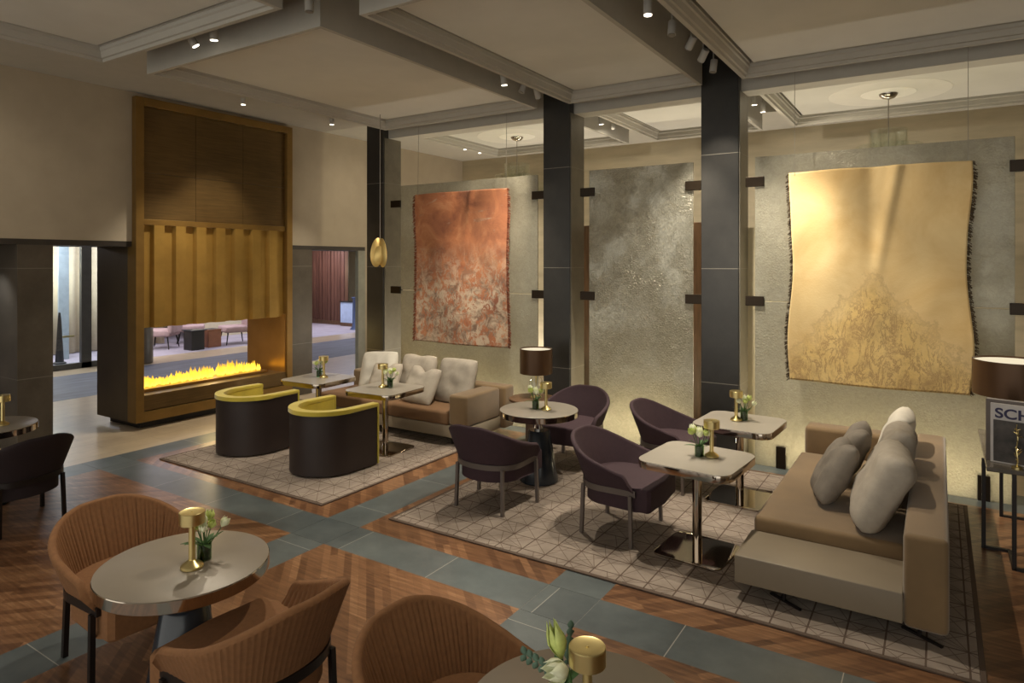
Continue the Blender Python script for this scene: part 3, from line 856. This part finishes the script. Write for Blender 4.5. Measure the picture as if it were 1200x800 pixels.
# ------------------------------------------------------------------ sofas
def pillow_bm(w, h, th, seed=0, n=36, dent=0.0):
    bm = bmesh.new(); tops = []; bots = []
    for j in range(n + 1):
        a = []; b = []
        for i in range(n + 1):
            x = i / n * 2 - 1; y = j / n * 2 - 1
            e = max(0, (1 - x ** 4) * (1 - y ** 4)) ** (.6 if dent > .5 else .43)
            pin = 1 - .05 * (x ** 4) * (y * y); pin2 = 1 - .05 * (y ** 4) * (x * x)
            px = x * w / 2 * pin2; py = y * h / 2 * pin
            wr = 1 + .22 * noise.noise(Vector((x * 2, y * 2, seed)))
            dn = dent * math.exp(-(x / .28) ** 2) * max(0, y) ** 2
            py -= dn * h * .16
            zt = th / 2 * e * wr * (1 - dn * .3)
            a.append(bm.verts.new((px, py, zt))); b.append(None if (i in (0, n) or j in (0, n)) else bm.verts.new((px, py, -zt)))
        tops.append(a); bots.append(b)
    for j in range(n + 1):
        for i in range(n + 1):
            if bots[j][i] is None: bots[j][i] = tops[j][i]
    for j in range(n):
        for i in range(n):
            bm.faces.new((tops[j][i], tops[j][i + 1], tops[j + 1][i + 1], tops[j + 1][i]))
            q = (bots[j][i], bots[j + 1][i], bots[j + 1][i + 1], bots[j][i + 1])
            if len(set(q)) == 4:
                try: bm.faces.new(q)
                except ValueError: pass
    return bm
def pillow(label, cat, w, h, th, mat, loc, n_dir, roll=0, seed=0, dent=0., group=None):
    """n_dir: the direction its face looks"""
    z = Vector(n_dir).normalized(); up = Vector((0, 0, 1)); x = up.cross(z).normalized(); y = z.cross(x)
    m = Matrix((x, y, z)).transposed() @ Matrix.Rotation(roll, 3, 'Z')
    o = obj('throw_pillow', pillow_bm(w, h, th, seed, dent=dent), mat, None, True)
    o.location = loc; o.rotation_euler = m.to_euler()
    return tag(o, label, cat, group)

# right sofa: runs along Y, faces -X
t = thing('sofa', 'caramel velvet sofa with a taupe end block, on the large rug at right', 'sofa', (0, 0, RZ))
X0, X1 = -1.18, .05
obj('base', box(X0 + .03, X1 - .2, 4.68, 7.40, .10, .25, .012, 3), 'bench', t, True)
obj('end_block', box(X0, X1 - .235, 4.65, 5.16, .10, .285, .008, 3), 'bench', t, True)
obj('seat_cushion', box(X0 + .01, X1 - .24, 5.17, 7.20, .25, .385, .035, 4), 'sofa', t, True)
obj('backrest', box(X1 - .235, X1, 4.66, 7.48, .075, .645, .035, 4), 'sofa', t, True)
obj('armrest', box(X0 + .04, X1 - .24, 7.21, 7.47, .10, .635, .04, 4), 'sofa', t, True)
for x, y in ((X0 + .3, 4.78), (X1 - .15, 4.78), (X0 + .3, 7.3), (X1 - .15, 7.3)):
    bm = prism([(x - .10, y + .03), (x - .09, y + .045), (x + .12, y - .085), (x + .11, y - .10)], 0, .014)
    add_tube(bm, [(x, y - .02, .012), (x, y - .02, .102)], .012, 10); obj('foot', bm, 'framedk', t)
sofaR = t
nR = (-1, -.05, .45)
GP = 'cushions on the right sofa'
pillow('large light cushion nearest the front on the right sofa', 'cushion', .68, .60, .27, 'cush_l', (-.355, 5.52, .68), (-1, -.1, .50), 0, 1, .0, GP)
pillow('light cushion in the middle of the row along the right sofa back', 'cushion', .60, .60, .25, 'cush_l', (-.335, 6.19, .70), (-1, -.05, .45), .03, 2, .4, GP)
pillow('pale whitish cushion at the far end of the row along the right sofa back', 'cushion', .58, .58, .22, 'cush_w', (-.335, 6.82, .70), (-1, 0, .36), -.03, 3, 0, GP)
pillow('grey chopped cushion leaning in front, nearer of the two dark ones on right sofa', 'cushion', .48, .52, .20, 'cush_d', (-.70, 5.82, .65), (-1, -.25, .55), .05, 4, 1., GP)
pillow('grey chopped cushion leaning in front, farther of the two dark ones on right sofa', 'cushion', .48, .52, .20, 'cush_d', (-.64, 6.42, .66), (-1, -.1, .5), -.05, 5, .9, GP)

# left sofa: runs along X, faces -Y
t = thing('sofa', 'tan velvet sofa under the orange textile with arm at right end', 'sofa', (0, 0, RZ))
Xa, Xb, Ya, Yb = -8.0, -4.84, 6.50, 7.50
obj('base', box(Xa + .25, Xb - .02, Ya + .03, Yb - .1, .10, .25, .012, 3), 'bench', t, True)
obj('end_block', box(Xa, Xa + .52, Ya, Yb - .24, .10, .285, .008, 3), 'bench', t, True)
obj('seat_cushion', box(Xa + .53, Xb - .28, Ya + .01, Yb - .24, .25, .42, .035, 4), 'sofa2', t, True)
obj('backrest', box(Xa + .45, Xb + .07, Yb - .235, Yb, .10, .645, .035, 4), 'sofa', t, True)
obj('armrest', box(Xb - .28, Xb, Ya + .02, Yb - .24, .26, .635, .035, 4), 'sofa', t, True)
obj('arm_plinth', box(Xb - .28, Xb + .0, Ya + .02, Yb - .12, .10, .255, .01, 2), 'bench', t, True)
for x, y in ((Xa + .3, Ya + .2), (Xb - .3, Ya + .2), (Xa + .3, Yb - .2), (Xb - .3, Yb - .2)):
    obj('foot', box(x - .012, x + .012, y - .08, y + .08, 0, .10, .003), 'framedk', t)
GQ = 'cushions on the far sofa'
pillow('white cushion at the left end of the far sofa row', 'cushion', .60, .60, .17, 'cush_w', (-6.78, 7.02, .71), (.12, -1, .35), .06, 11, 0, GQ)
pillow('light cushion between the white one and the right end on the far sofa, back row', 'cushion', .60, .60, .17, 'cush_l', (-6.10, 7.07, .71), (0, -1, .33), 0, 12, .2, GQ)
pillow('light cushion at the right end against the arm of the far sofa', 'cushion', .60, .60, .17, 'cush_l', (-5.41, 7.06, .71), (0, -1, .33), 0, 13, 0, GQ)
pillow('pointed chopped cushion leaning at the left front on the far sofa', 'cushion', .50, .50, .17, 'cush_l', (-6.45, 6.80, .66), (.05, -1, .5), .04, 14, 1., GQ)
pillow('pointed chopped cushion leaning in the middle front on the far sofa', 'cushion', .52, .50, .17, 'cush_l', (-5.78, 6.79, .66), (0, -1, .5), -.06, 15, 1., GQ)

# ------------------------------------------------------------------ large lamps, side table, console
def big_lamp(label, r, hs, loc, hb=.30):
    t = thing('table_lamp', label, 'table lamp', loc)
    bm = bmesh.new(); add_lathe(bm, [(r, hb), (r, hb + hs), (r - .006, hb + hs), (r - .006, hb)], 48, cap=False)
    a = [v for v in bm.verts]
    bm.faces.ensure_lookup_table()
    obj('lamp_shade', bm, 'shade', t, True)
    obj('diffuser', lathe([(.004, hb + hs - .02), (r - .008, hb + hs - .02), (r - .008, hb + hs - .016), (.004, hb + hs - .016)], 48, cap=False), 'shade_in', t)
    R = r * .42
    obj('glass_body', lathe([(R * .8, 0), (R, .01), (R * 1.05, hb * .45), (R * .95, hb * .72), (R * .5, hb * .9), (.03, hb * .95)], 40, cap=False), 'clear', t, True)
    obj('stem', lathe([(.009, 0), (.009, hb + hs - .02)], 12), 'gold', t, True)
    obj('neck_ring', lathe([(.03, hb * .93), (.035, hb * .95), (.035, hb), (.02, hb + .01)], 24), 'clear', t, True)
    obj('foot', lathe([(R * .82, -.0), (R * .82, .008)], 32), 'gold', t, True)
    return t
stt = thing('side_table', 'low round walnut side table beside the arm of the far sofa', 'side table', (-4.28, 7.16, RZ))
obj('table_top', lathe([(.28, .54), (.30, .55), (.30, .575), (.29, .58)], 48), 'walnut', stt, True)
obj('pedestal', box(-.07, .07, -.07, .07, .02, .545, .01), 'walnut', stt)
obj('foot', lathe([(.20, 0), (.20, .02)], 40), 'black', stt, True)
big_lamp('bronze drum-shaded glass lamp on the walnut side table by the far sofa', .205, .31, (-4.27, 7.22, .58 + RZ))

cx0, cx1, cy0, cy1 = .30, 1.15, 6.17, 7.52
t = thing('console_table', 'dark metal console with grey marble top, cut by the right edge', 'console table')
obj('table_top', box(cx0, cx1, cy0, cy1, .715, .75, .006), 'marble', t)
def loop(x, ya, yb):
    bm = bmesh.new(); w = .012
    add_box(bm, x - w, x + w, ya - w, ya + w, 0, .715); add_box(bm, x - w, x + w, yb - w, yb + w, 0, .715)
    add_box(bm, x - w, x + w, ya, yb, 0, .024); return bm
bm = bmesh.new()
for xx, yy in ((.30, 6.56), (.47, 6.2), (.47, 7.44), (.56, 7.44), (.66, 7.44), (1.1, 6.2), (1.1, 7.44)):
    obj('leg', box(xx - .014, xx + .014, yy - .014, yy + .014, 0.0, .716, .002), 'framedk', t)
add_box(bm, .30, .47, 6.546, 6.574, 0, .02); add_box(bm, .456, .484, 6.2, 6.56, 0, .02); obj('floor_bar', bm, 'framedk', t)
obj('floor_bar', box(.47, 1.1, 7.426, 7.454, 0, .02), 'framedk', t); obj('floor_bar', box(.47, 1.1, 6.186, 6.214, .0, .02), 'framedk', t)
big_lamp('large bronze drum-shaded lamp on the marble console at right edge', .29, .30, (.53, 7.16, .75), .40)
# books
ROT = -.22
t = thing('book', 'large upright book with dark title letters on a pale cover, on the console', 'book', (.335, 6.36, .751), ROT)
obj('cover', box(0, .36, -.012, .012, 0, .455, .003), 'book', t)
obj('cover_photo', box(.02, .34, -.0145, -.0125, .012, .33), 'bookimg', t)
cu = bpy.data.curves.new('title', 'FONT'); cu.body = 'SCH'; cu.size = .105; cu.extrude = .0008; cu.offset = .0025
tmp = bpy.data.objects.new('title', cu); COL.objects.link(tmp)
dg = bpy.context.evaluated_depsgraph_get(); me = bpy.data.meshes.new_from_object(tmp.evaluated_get(dg))
bpy.data.objects.remove(tmp)
ti = bpy.data.objects.new('title', me); COL.objects.link(ti); me.materials.append(M['ink'])
ti.parent = t; ti.location = (.028, -.0148, .348); ti.rotation_euler = (PI / 2, 0, 0); ti.scale = (1.15, 1, 1)
t = thing('book', 'tall grey book standing behind the titled book on the console', 'book', (.31, 6.42, .751), ROT)
obj('cover', box(0, .40, -.02, .02, 0, .475, .003), 'frame', t)
obj('page_block', box(.006, .394, -.016, .016, .006, .478), 'book', t)
t = thing('sculpture', 'small gold twisted branch sculpture before the book on the console', 'sculpture', (.49, 6.24, .751))
bm = bmesh.new(); rn = random.Random(5)
add_tube(bm, [(0.004 * math.sin(k * 1.1), .004 * math.cos(k * 1.4), .02 + .028 * k) for k in range(12)], .006, 7, .5)
for k in range(22):
    z = .06 + rn.random() * .24; a = rn.uniform(0, 2 * PI); L = rn.uniform(.012, .04)
    add_tube(bm, [(0, 0, z), (math.cos(a) * L * .6, math.sin(a) * L * .6, z + .008), (math.cos(a) * L, math.sin(a) * L, z + rn.uniform(0, .03))], .004, 5, .5)
obj('branch', bm, 'gold', t, True); obj('foot', lathe([(.035, 0), (.035, .012), (.012, .022)], 24), 'gold', t, True)
# wall socket plate on slab beside column
t = tag(obj('socket_plate', box(-1.80, -1.70, 8.19, 8.205, .50, .62, .003), 'socket'), 'small pale socket plate low behind the glass beside the column', 'socket')
t.parent = None
# added pale slab in place of the bright back wall; carries the socket
struct('trim_20', box(-1.92, -1.66, 8.205, 8.30, 0, 2.7, bev=.004), 'cream')

# ------------------------------------------------------------------ ceiling fixtures
def spot_fix(label, lit=True, tilt=(0, 0), loc=(0, 0, 0), r=.038, L=.13):
    t = thing('ceiling_spotlight', label, 'spotlight', loc, 0, 'white ceiling spotlights')
    obj('mount', box(-.05, .05, -.02, .02, .20, .235, .004), 'spot', t)
    obj('arm', lathe([(.008, L * .4), (.008, .205)], 10), 'spot', t)
    h = obj('housing', lathe([(r, -L / 2 + .004), (r, L / 2), (r * .9, L / 2 + .006)], 24, cap=True), 'spot', t, True)
    h.rotation_euler = (tilt[0], tilt[1], 0)
    l = obj('lens', lathe([(r * .86, -L / 2 - .004), (r * .86, -L / 2 + .003)], 24), 'lens' if lit else 'lensoff', h)
    return t
SP = [(-4.28, 6.50, 4.42, (.15, 0), True, 'first of three white spotlights in the channel left of the middle column, lit'),
      (-4.28, 6.93, 4.42, (-.3, .3), False, 'middle one of the three spotlights in the channel left of middle column'),
      (-4.28, 7.27, 4.42, (.6, .1), False, 'tilted spotlight closest to the middle column'),
      (-2.05, 5.30, 4.42, (0, 0), True, 'lit spotlight at the top edge in the right ceiling channel'),
      (-2.05, 5.90, 4.42, (-.2, 0), False, 'second spotlight from the top edge in right ceiling channel'),
      (-2.05, 6.45, 4.44, (.4, .7), False, 'sideways-tilted spotlight midway along the right ceiling channel'),
      (-2.05, 6.85, 4.42, (.5, .7), False, 'spotlight tilted towards the golden textile, second from the right column'),
      (-2.05, 7.22, 4.40, (-.1, .1), False, 'spotlight hanging right against the top of the right column'),
      (-6.03, 3.72, 4.42, (.5, -.3), True, 'left of the two spotlights above the tall bronze fireplace'),
      (-5.68, 3.72, 4.42, (.1, .1), True, 'right of the two spotlights in the left cross channel'),
      (-4.37, 3.72, 4.42, (0, 0), False, 'spotlight at the crossing of channels near the top edge'),
      (-4.28, 9.15, 4.42, (.2, 0), True, 'left spotlight of the pair behind the glass right of the middle column'),
      (-4.28, 9.6, 4.42, (.2, 0), False, 'right spotlight of the pair behind the glass beside the middle column'),
      (-2.05, 9.1, 4.42, (.2, 0), True, 'left spotlight of the pair behind the glass beside the right column'),
      (-2.05, 9.6, 4.42, (.2, 0), True, 'right spotlight of the pair behind the glass beside the right column')]
for x, y, z, tl_, lit, lb in SP: spot_fix(lb, lit, tl_, (x, y, z))
BS = [(-8.27, 5.87, 'small ceiling spot above the fireplace'), (-8.27, 7.5, 'small ceiling spot right of the fireplace'), (-7.9, 10.6, 'small far ceiling spot, left of a pair behind left column'), (-7.9, 11.1, 'small far ceiling spot, right of a pair behind left column')]
for x, y, lb in BS:
    t = thing('recessed_spotlight', lb, 'spotlight', (x, y, 4.6), 0, 'small spots in the perimeter ceiling')
    obj('housing', lathe([(.035, -.09), (.035, -.002)], 20), 'spot', t, True); obj('lens', lathe([(.029, -.096), (.029, -.089)], 20), 'lens', t)
for (a, b, lb) in (((-4.28, 4.2), (-4.28, 7.5), 'light track in the channel left of the middle column'), ((-2.05, 4.2), (-2.05, 7.5), 'light track in the right ceiling channel'),
                   ((-2.05, 8.4), (-2.05, 10.6), 'light track behind the glass beside right column'), ((-4.28, 8.4), (-4.28, 10.6), 'light track behind the glass beside middle column')):
    o = obj('light_track', box(a[0] - .02, a[0] + .02, a[1], b[1], 4.655, 4.69, .003), 'lintel'); tag(o, lb, 'light track', 'ceiling light tracks')
    o2 = obj('track_hanger', box(a[0] - .01, a[0] + .01, a[1] + .1, a[1] + .12, 4.69, 4.85), 'lintel', o); obj('track_hanger', box(a[0] - .01, a[0] + .01, b[1] - .12, b[1] - .1, 4.69, 4.85), 'lintel', o)
o = obj('light_track', box(-7.0, -4.2, 3.70, 3.74, 4.655, 4.69, .003), 'lintel'); tag(o, 'light track in the left cross channel', 'light track', 'ceiling light tracks')
obj('track_hanger', box(-6.8, -6.78, 3.71, 3.73, 4.69, 4.85), 'lintel', o); obj('track_hanger', box(-4.6, -4.58, 3.71, 3.73, 4.69, 4.85), 'lintel', o)

# brass pendant
t = thing('pendant_light', 'brass pendant of interlocking oval discs hung before the slim column', 'pendant light', (-6.92, 7.2, 2.43))
obj('cable', tube([(0, 0, .18), (0, 0, 2.06)], .006, 6), 'wire', t)
obj('ceiling_cap', lathe([(.04, 2.03), (.04, 2.055)], 20), 'spot', t)
def disc(rx, rz, th, rotz, off, tilt):
    bm = bmesh.new(); n = 40
    for y in (1,):
        A = []; B = []
        for j, q in enumerate((0.02, .5, .85, 1.0)):
            dome = th * (1 - q * q)
            A.append([bm.verts.new((rx * q * math.cos(2 * PI * i / n), -dome - .004, rz * q * math.sin(2 * PI * i / n))) for i in range(n)])
            B.append([bm.verts.new((rx * q * math.cos(2 * PI * i / n), -dome + .004, rz * q * math.sin(2 * PI * i / n))) for i in range(n)])
        for S in (A, B):
            for a, b in zip(S, S[1:]):
                for i in range(n): bm.faces.new((a[i], a[(i + 1) % n], b[(i + 1) % n], b[i]))
            bm.faces.new(S[0])
        for i in range(n): bm.faces.new((A[-1][i], A[-1][(i + 1) % n], B[-1][(i + 1) % n], B[-1][i]))
    o = obj('disc', bm, 'pendant', t, True); o.location = off; o.rotation_euler = (0, tilt, rotz); return o
disc(.105, .215, .03, 1.2, (-.03, -.03, 0), .12); disc(.105, .215, .03, -.15, (.04, .0, -.005), -.12); disc(.09, .15, .03, .55, (0, -.05, -.05), .3)

# glass chandeliers behind the screen
def chandelier(x, y, label):
    t = thing('glass_chandelier', label, 'chandelier', (x, y, 0), 0, 'tiered glass chandeliers')
    obj('canopy', lathe([(.02, 4.375), (.07, 4.39), (.10, 4.42), (.11, 4.44), (.11, 4.448)], 32), 'chrome', t, True)
    obj('rod', lathe([(.006, 3.55), (.006, 4.40)], 8), 'wire', t)
    for r, z0, z1 in ((.22, 3.45, 3.98), (.38, 3.45, 3.78), (.62, 3.42, 3.62)):
        bm = bmesh.new(); add_lathe(bm, [(r, z0), (r, z1), (r - .012, z1), (r - .012, z0)], 48, cap=False)
        obj('glass_tier', bm, 'clear', t, True)
    bm = bmesh.new()
    for k in range(3):
        a = k * PI / 3
        add_tube(bm, [(math.cos(a) * .61, math.sin(a) * .61, 3.5), (-math.cos(a) * .61, -math.sin(a) * .61, 3.5)], .005, 6)
    obj('spider', bm, 'wire', t)
    o = obj('ceiling_rose', lathe([(.31, 4.446), (.32, 4.452)], 64), 'rose', t); 
    o = obj('ceiling_rose', lathe([(.69, 4.450), (.70, 4.456)], 64), 'rose2', t)
M['rose'] = plain('rose_inner', (246, 242, 232), .9, var=.02); M['rose2'] = plain('rose_outer', (222, 218, 208), .9, var=.02)
chandelier(-.55, 9.80, 'tiered clear glass chandelier above the golden textile, behind the glass')
chandelier(-6.15, 9.75, 'tiered clear glass chandelier above the orange textile, behind the glass')

# ------------------------------------------------------------------ lobby beyond
struct('ceiling', box(-22, WX - .25, -3, 20, 3.0, 3.1), 'rim')
struct('wall_lobby_far', box(-22.2, -22, -3, 20, 0, 3.0), 'cream')
struct('wall_lobby_left', box(-22, WX - .25, -3.2, -3, 0, 3.0), 'cream')
struct('wall_lobby_right', box(-22, WX - .25, 20, 20.2, 0, 3.0), 'cream')
struct('wall_lobby_inner', box(-18.9, -18.6, 11.5, 15.6, 0, 3.0), 'cream')
# glass door
t = thing('glass_door', 'grey-framed glass foyer door seen through the opening left of fireplace', 'glass door', (-15.6, 0, 0))
bm = bmesh.new()
for ya, yb in ((5.6, 5.68), (7.08, 7.28), (8.0, 8.08)): add_box(bm, -.05, .05, ya, yb, 0, 2.75)
add_box(bm, -.05, .05, 5.6, 8.08, 0, .12); add_box(bm, -.05, .05, 5.6, 8.08, 2.62, 3.0)
obj('door_frame', bm, 'doorfr', t)
obj('pane', box(-.008, .008, 5.68, 7.08, .12, 2.62), 'pane', t); obj('pane', box(-.008, .008, 7.28, 8.0, .12, 2.62), 'pane', t)
obj('closer', box(-.06, .08, 7.75, 7.95, 2.56, 2.62), 'spot', t)
# curtain wall behind door
bm = bmesh.new(); n = 240; pr = None
for i in range(n + 1):
    y = 5.0 + 5.4 * i / n; x = -18.2 + .06 * math.sin(y * 22) + .03 * math.sin(y * 9)
    r = [bm.verts.new((x, y, 0.02)), bm.verts.new((x, y, 2.95))]
    if pr: bm.faces.new((pr[0], r[0], r[1], pr[1]))
    pr = r
o = obj('curtain', bm, 'curtain', smooth=True); solid(o, .01); tag(o, 'long cream curtain beyond the glass foyer door', 'curtain')
tag(obj('glass_partition', box(-17.3, -17.25, 7.36, 7.58, 0, 2.9), 'bluepan'), 'pale blue-grey upright panel beyond the glass foyer door', 'panel')
t = thing('umbrella_stand', 'slim black tapered stand with a crossbar beyond the glass foyer door', 'stand', (-16.6, 7.10, 0))
obj('post', lathe([(.13, 0), (.13, .03), (.085, .05), (.06, .5), (.035, 1.0), (.02, 1.15)], 20), 'black', t, True)
obj('crossbar', box(-.02, .02, -.02, .3, .58, .62), 'gold', t)
# lounge furniture seen through the fire
tag(obj('round_pouf', lathe([(.34, 0), (.36, .02), (.36, .92), (.34, .95)], 32), 'navydk', smooth=True, loc=(-15.2, 8.45, 0)) if 'navydk' in M else obj('round_pedestal', lathe([(.26, 0), (.28, .02), (.28, .92), (.26, .95)], 32), 'pier', smooth=True, loc=(-15.2, 8.12, 0)), 'dark grey round pedestal at the left of the fireplace opening, in far lounge', 'pedestal')
def lounge(x, y, rz, label):
    t = thing('lounge_chair', label, 'lounge chair', (x, y, 0), rz, 'mauve lounge chairs beyond the fireplace')
    obj('seat', box(-.36, .36, -.36, .36, .33, .50, .05, 4), 'mauve', t, True)
    obj('backrest', box(-.36, .36, -.42, -.28, .40, .86, .05, 4), 'mauve', t, True)
    for sx in (-1, 1):
        for sy in (-1, 1): obj('leg', tube([(sx * .28, sy * .26, .36), (sx * .34, sy * .32, 0)], .022, 8, .6), 'framedk', t)
lounge(-17.35, 9.85, PI - .9, 'mauve lounge chair left of the dark block table beyond the fireplace')
lounge(-16.65, 11.55, PI * .9, 'mauve lounge chair right of the copper block table beyond the fireplace')
lounge(-17.9, 11.0, -.6, 'mauve lounge chair farthest back between the block tables beyond the fireplace')
t = thing('block_table', 'dark block table beyond the fireplace opening', 'side table', (-16.35, 10.15, 0)); obj('body', box(-.18, .18, -.18, .18, 0, .50, .008), 'black', t); obj('table_top', box(-.22, .22, -.22, .22, .50, .52, .004), 'cone', t)
t = thing('block_table', 'copper-brown block table beyond the fireplace opening', 'side table', (-16.55, 10.75, 0)); obj('body', box(-.19, .19, -.19, .19, 0, .46, .008), 'copperblk', t); obj('table_top', box(-.2, .2, -.2, .2, .46, .475, .004), 'copperblk', t)
obj('socle', box(-.16, .16, -.16, .16, .475, .48), 'black', t)
# slat wall beyond right opening
t = thing('slat_screen', 'tall brown vertical-slat wood screen seen through the doorway right of fireplace', 'wood screen', (0, 17, 0))
obj('backing', box(-20.6, -18.0, .08, .12, 0, 2.98), 'black', t)
bm = bmesh.new(); rn = random.Random(2); x = -20.6
while x < -18.02:
    w = rn.uniform(.035, .08); add_box(bm, x, min(x + w, -18.0), -.03 - rn.random() * .05, .08, .14, 2.98); x += w + .025
obj('slats', bm, 'slat', t); obj('skirting', box(-20.6, -18.0, -.09, .08, 0, .14), 'walnut', t)
struct('wall_lobby_brass', box(-18.0, -15.5, 18.6, 18.7, 0, 3.0), 'brass_fl')
t = thing('reception_desk', 'pale blue desk at the right of the far slat screen', 'desk', (-17.68, 16.80, 0)); obj('front', box(-.3, .3, -.1, .1, .12, .85, .01), 'desk', t); obj('plinth', box(-.3, .3, -.1, .1, 0, .12), 'walnut', t); obj('worktop', box(-.33, .33, -.13, .13, .85, .88, .004), 'black', t)
tag(obj('round_pedestal', lathe([(.30, 0), (.22, .1), (.20, 1.0), (.26, 1.08)], 24), 'navy', smooth=True, loc=(-16.55, 16.2, 0)), 'navy blue round pedestal in the doorway right of fireplace', 'pedestal')
t = thing('wall_lamp', 'small glowing globe wall lamp in the doorway right of the fireplace', 'wall lamp', (-16.95, 18.45, 2.0)); obj('globe', lathe([(.01, -.11), (.08, -.08), (.11, 0), (.08, .08), (.01, .11)], 20), 'globe', t, True); obj('bracket', box(-.02, .02, .05, .15, -.03, .03), 'gold', t)

# ------------------------------------------------------------------ lights
def spot(loc, tgt, power, size=50, blend=.5, col=(1, .905, .74), r=.03):
    l = bpy.data.lights.new('spot', 'SPOT'); l.energy = power * 1.18; l.spot_size = math.radians(size); l.spot_blend = blend; l.color = col; l.shadow_soft_size = r
    o = bpy.data.objects.new('spot_beam', l); COL.objects.link(o); o.location = loc
    o.rotation_euler = (Vector(tgt) - Vector(loc)).to_track_quat('-Z', 'Y').to_euler(); return o
def area(loc, tgt, power, sx, sy, col=(1, .9, .78)):
    l = bpy.data.lights.new('area', 'AREA'); l.shape = 'RECTANGLE'; l.size = sx; l.size_y = sy; l.energy = power; l.color = col
    o = bpy.data.objects.new('area_light', l); COL.objects.link(o); o.location = loc
    o.rotation_euler = (Vector(tgt) - Vector(loc)).to_track_quat('-Z', 'Y').to_euler(); return o
W1 = (1, .87, .68)
Z = 4.3
spot((-4.28, 6.5, Z), (-3.3, 5.3, 0), 240, 58)
spot((-4.28, 6.93, Z), (-5.8, 6.6, .4), 250, 58)
spot((-4.28, 7.27, Z - .02), (-5.75, 7.7, 2.6), 200, 52, .6, W1)
spot((-2.05, 5.3, Z), (-1.6, 4.9, 0), 260, 58)
spot((-2.05, 5.9, Z), (-3.0, 5.4, 0), 220, 56)
spot((-2.05, 6.45, Z), (-.5, 6.2, .4), 140, 56)
spot((-2.05, 6.85, Z), (-.4, 7.66, 2.15), 150, 66, .9, W1)
spot((-2.05, 7.22, Z - .03), (-3.1, 7.8, .35), 420, 56, .8)
spot((-2.05, 6.9, Z), (-.7, 7.8, .25), 460, 58, .9)
spot((-4.28, 6.6, Z), (-5.6, 7.8, .6), 260, 60, .8)
spot((-4.28, 7.2, Z), (-4.7, 7.8, 1.2), 50, 50, .8)
spot((-2.05, 7.0, Z), (-2.15, 7.8, 3.0), 110, 50, .8)
spot((-6.03, 3.72, Z), (-6.6, 5.2, 0), 230, 58)
spot((-5.68, 3.72, Z), (-3.7, 2.1, .5), 150, 56)
spot((-4.37, 3.72, Z), (-4.2, 2.9, 0), 170, 60)
spot((-2.05, 3.72, Z), (-2.6, 2.0, 0), 120, 64)
spot((-8.27, 5.87, 4.48), (-9.2, 6.1, 1.4), 130, 66, .7, W1)
spot((-8.27, 5.5, 4.48), (-8.9, 5.0, 0), 220, 62, .7)
spot((-9.65, 3.1, 2.46), (-9.65, 3.5, .9), 26, 80, .8, (.86, .93, 1))
spot((-8.27, 7.5, 4.48), (-8.6, 7.6, 0), 160, 60, .7)
spot((-7.9, 2.6, 4.48), (-9.24, 2.8, 2.6), 35, 110, 1, W1, .3)  # soft wash added to lift the left wall, no fixture here
spot((-7.9, 8.6, 4.48), (-9.24, 8.8, 2.6), 32, 110, 1, W1, .3)  # same added wash, farther along the wall
spot((-6.5, 5.0, 4.45), (-5.7, 5.0, 0), 120, 56)
spot((-4.28, 9.15, Z), (-4.8, 12.2, 2.0), 120, 100, .9)
spot((-2.05, 9.1, Z), (-.8, 12.2, 1.9), 150, 100, .9)
spot((-2.05, 9.4, Z), (-3.0, 12.2, 1.9), 100, 100, .9)
spot((-3.1, 9.0, 3.9), (-3.1, 9.3, 0), 140, 60, .8, W1)
spot((-7.9, 10.6, 4.45), (-8.6, 12.0, 2.0), 200, 100, .8)
area((-4, 11.9, .12), (-4, 11.2, 4.6), 150, 9, .1, (1, .92, .8))  # unseen uplight added to brighten the back wall and ceiling
for px_, pw_, pe_ in ((-5.86, 2.3, 52), (-3.15, 1.2, 40), (-.58, 2.2, 60)):
    area((px_, 8.25, .08), (px_, 7.86, .75), pe_, pw_, .08, (1, .88, .62))
# lamps glow
for x, y, z, e in ((-4.27, 7.22, 1.05, 5), (.53, 7.16, 1.28, 8)):
    l = bpy.data.lights.new('bulb', 'POINT'); l.energy = e; l.color = W1; l.shadow_soft_size = .05
    o = bpy.data.objects.new('lamp_bulb', l); COL.objects.link(o); o.location = (x, y, z)
l = bpy.data.lights.new('fire', 'POINT'); l.energy = 14; l.color = (1, .72, .28); l.shadow_soft_size = .15
o = bpy.data.objects.new('fire_glow', l); COL.objects.link(o); o.location = (-9.65, 6.3, .85)
# lobby ceiling lights
area((-17.2, 10.5, 2.95), (-17.2, 10.5, 0), 190, 3, 6, (.86, .84, 1))
area((-13, 6, 2.95), (-13, 6, 0), 70, 2, 6, (.95, .92, .95))
area((-16, 16, 2.95), (-16, 16, 0), 150, 4, 3, (.72, .78, 1))
area((-17.2, 6.5, 2.95), (-17.4, 6.5, 0), 260, 1.5, 3, (.95, .95, 1))
l = bpy.data.lights.new('sconce', 'POINT'); l.energy = 30; l.color = (1, .85, .55); l.shadow_soft_size = .05
o = bpy.data.objects.new('sconce_glow', l); COL.objects.link(o); o.location = (-16.95, 18.2, 2.0)
area((-18.6, 15.6, 2.95), (-18.8, 17, 1), 80, 2, .3, (1, .86, .9))
# even world fill added for ambience, let in through the open side behind the camera
w = bpy.data.worlds.new('World'); SC.world = w; w.use_nodes = True
w.node_tree.nodes['Background'].inputs[0].default_value = (1, .965, .87, 1); w.node_tree.nodes['Background'].inputs[1].default_value = 1.36

# ------------------------------------------------------------------ camera
cam = bpy.data.cameras.new('camera'); co = bpy.data.objects.new('camera', cam); COL.objects.link(co)
co.location = (0, 0, 2.3); co.rotation_euler = (PI / 2, 0, math.radians(32.67))
cam.sensor_width = 36; cam.lens = 781 / 1200 * 36; cam.shift_y = -94 / 1200; cam.clip_end = 100
SC.camera = co
vs = SC.view_settings
vs.view_transform = 'Standard'; vs.look = 'None'; vs.gamma = 1; vs.use_curve_mapping = False; vs.exposure = 0
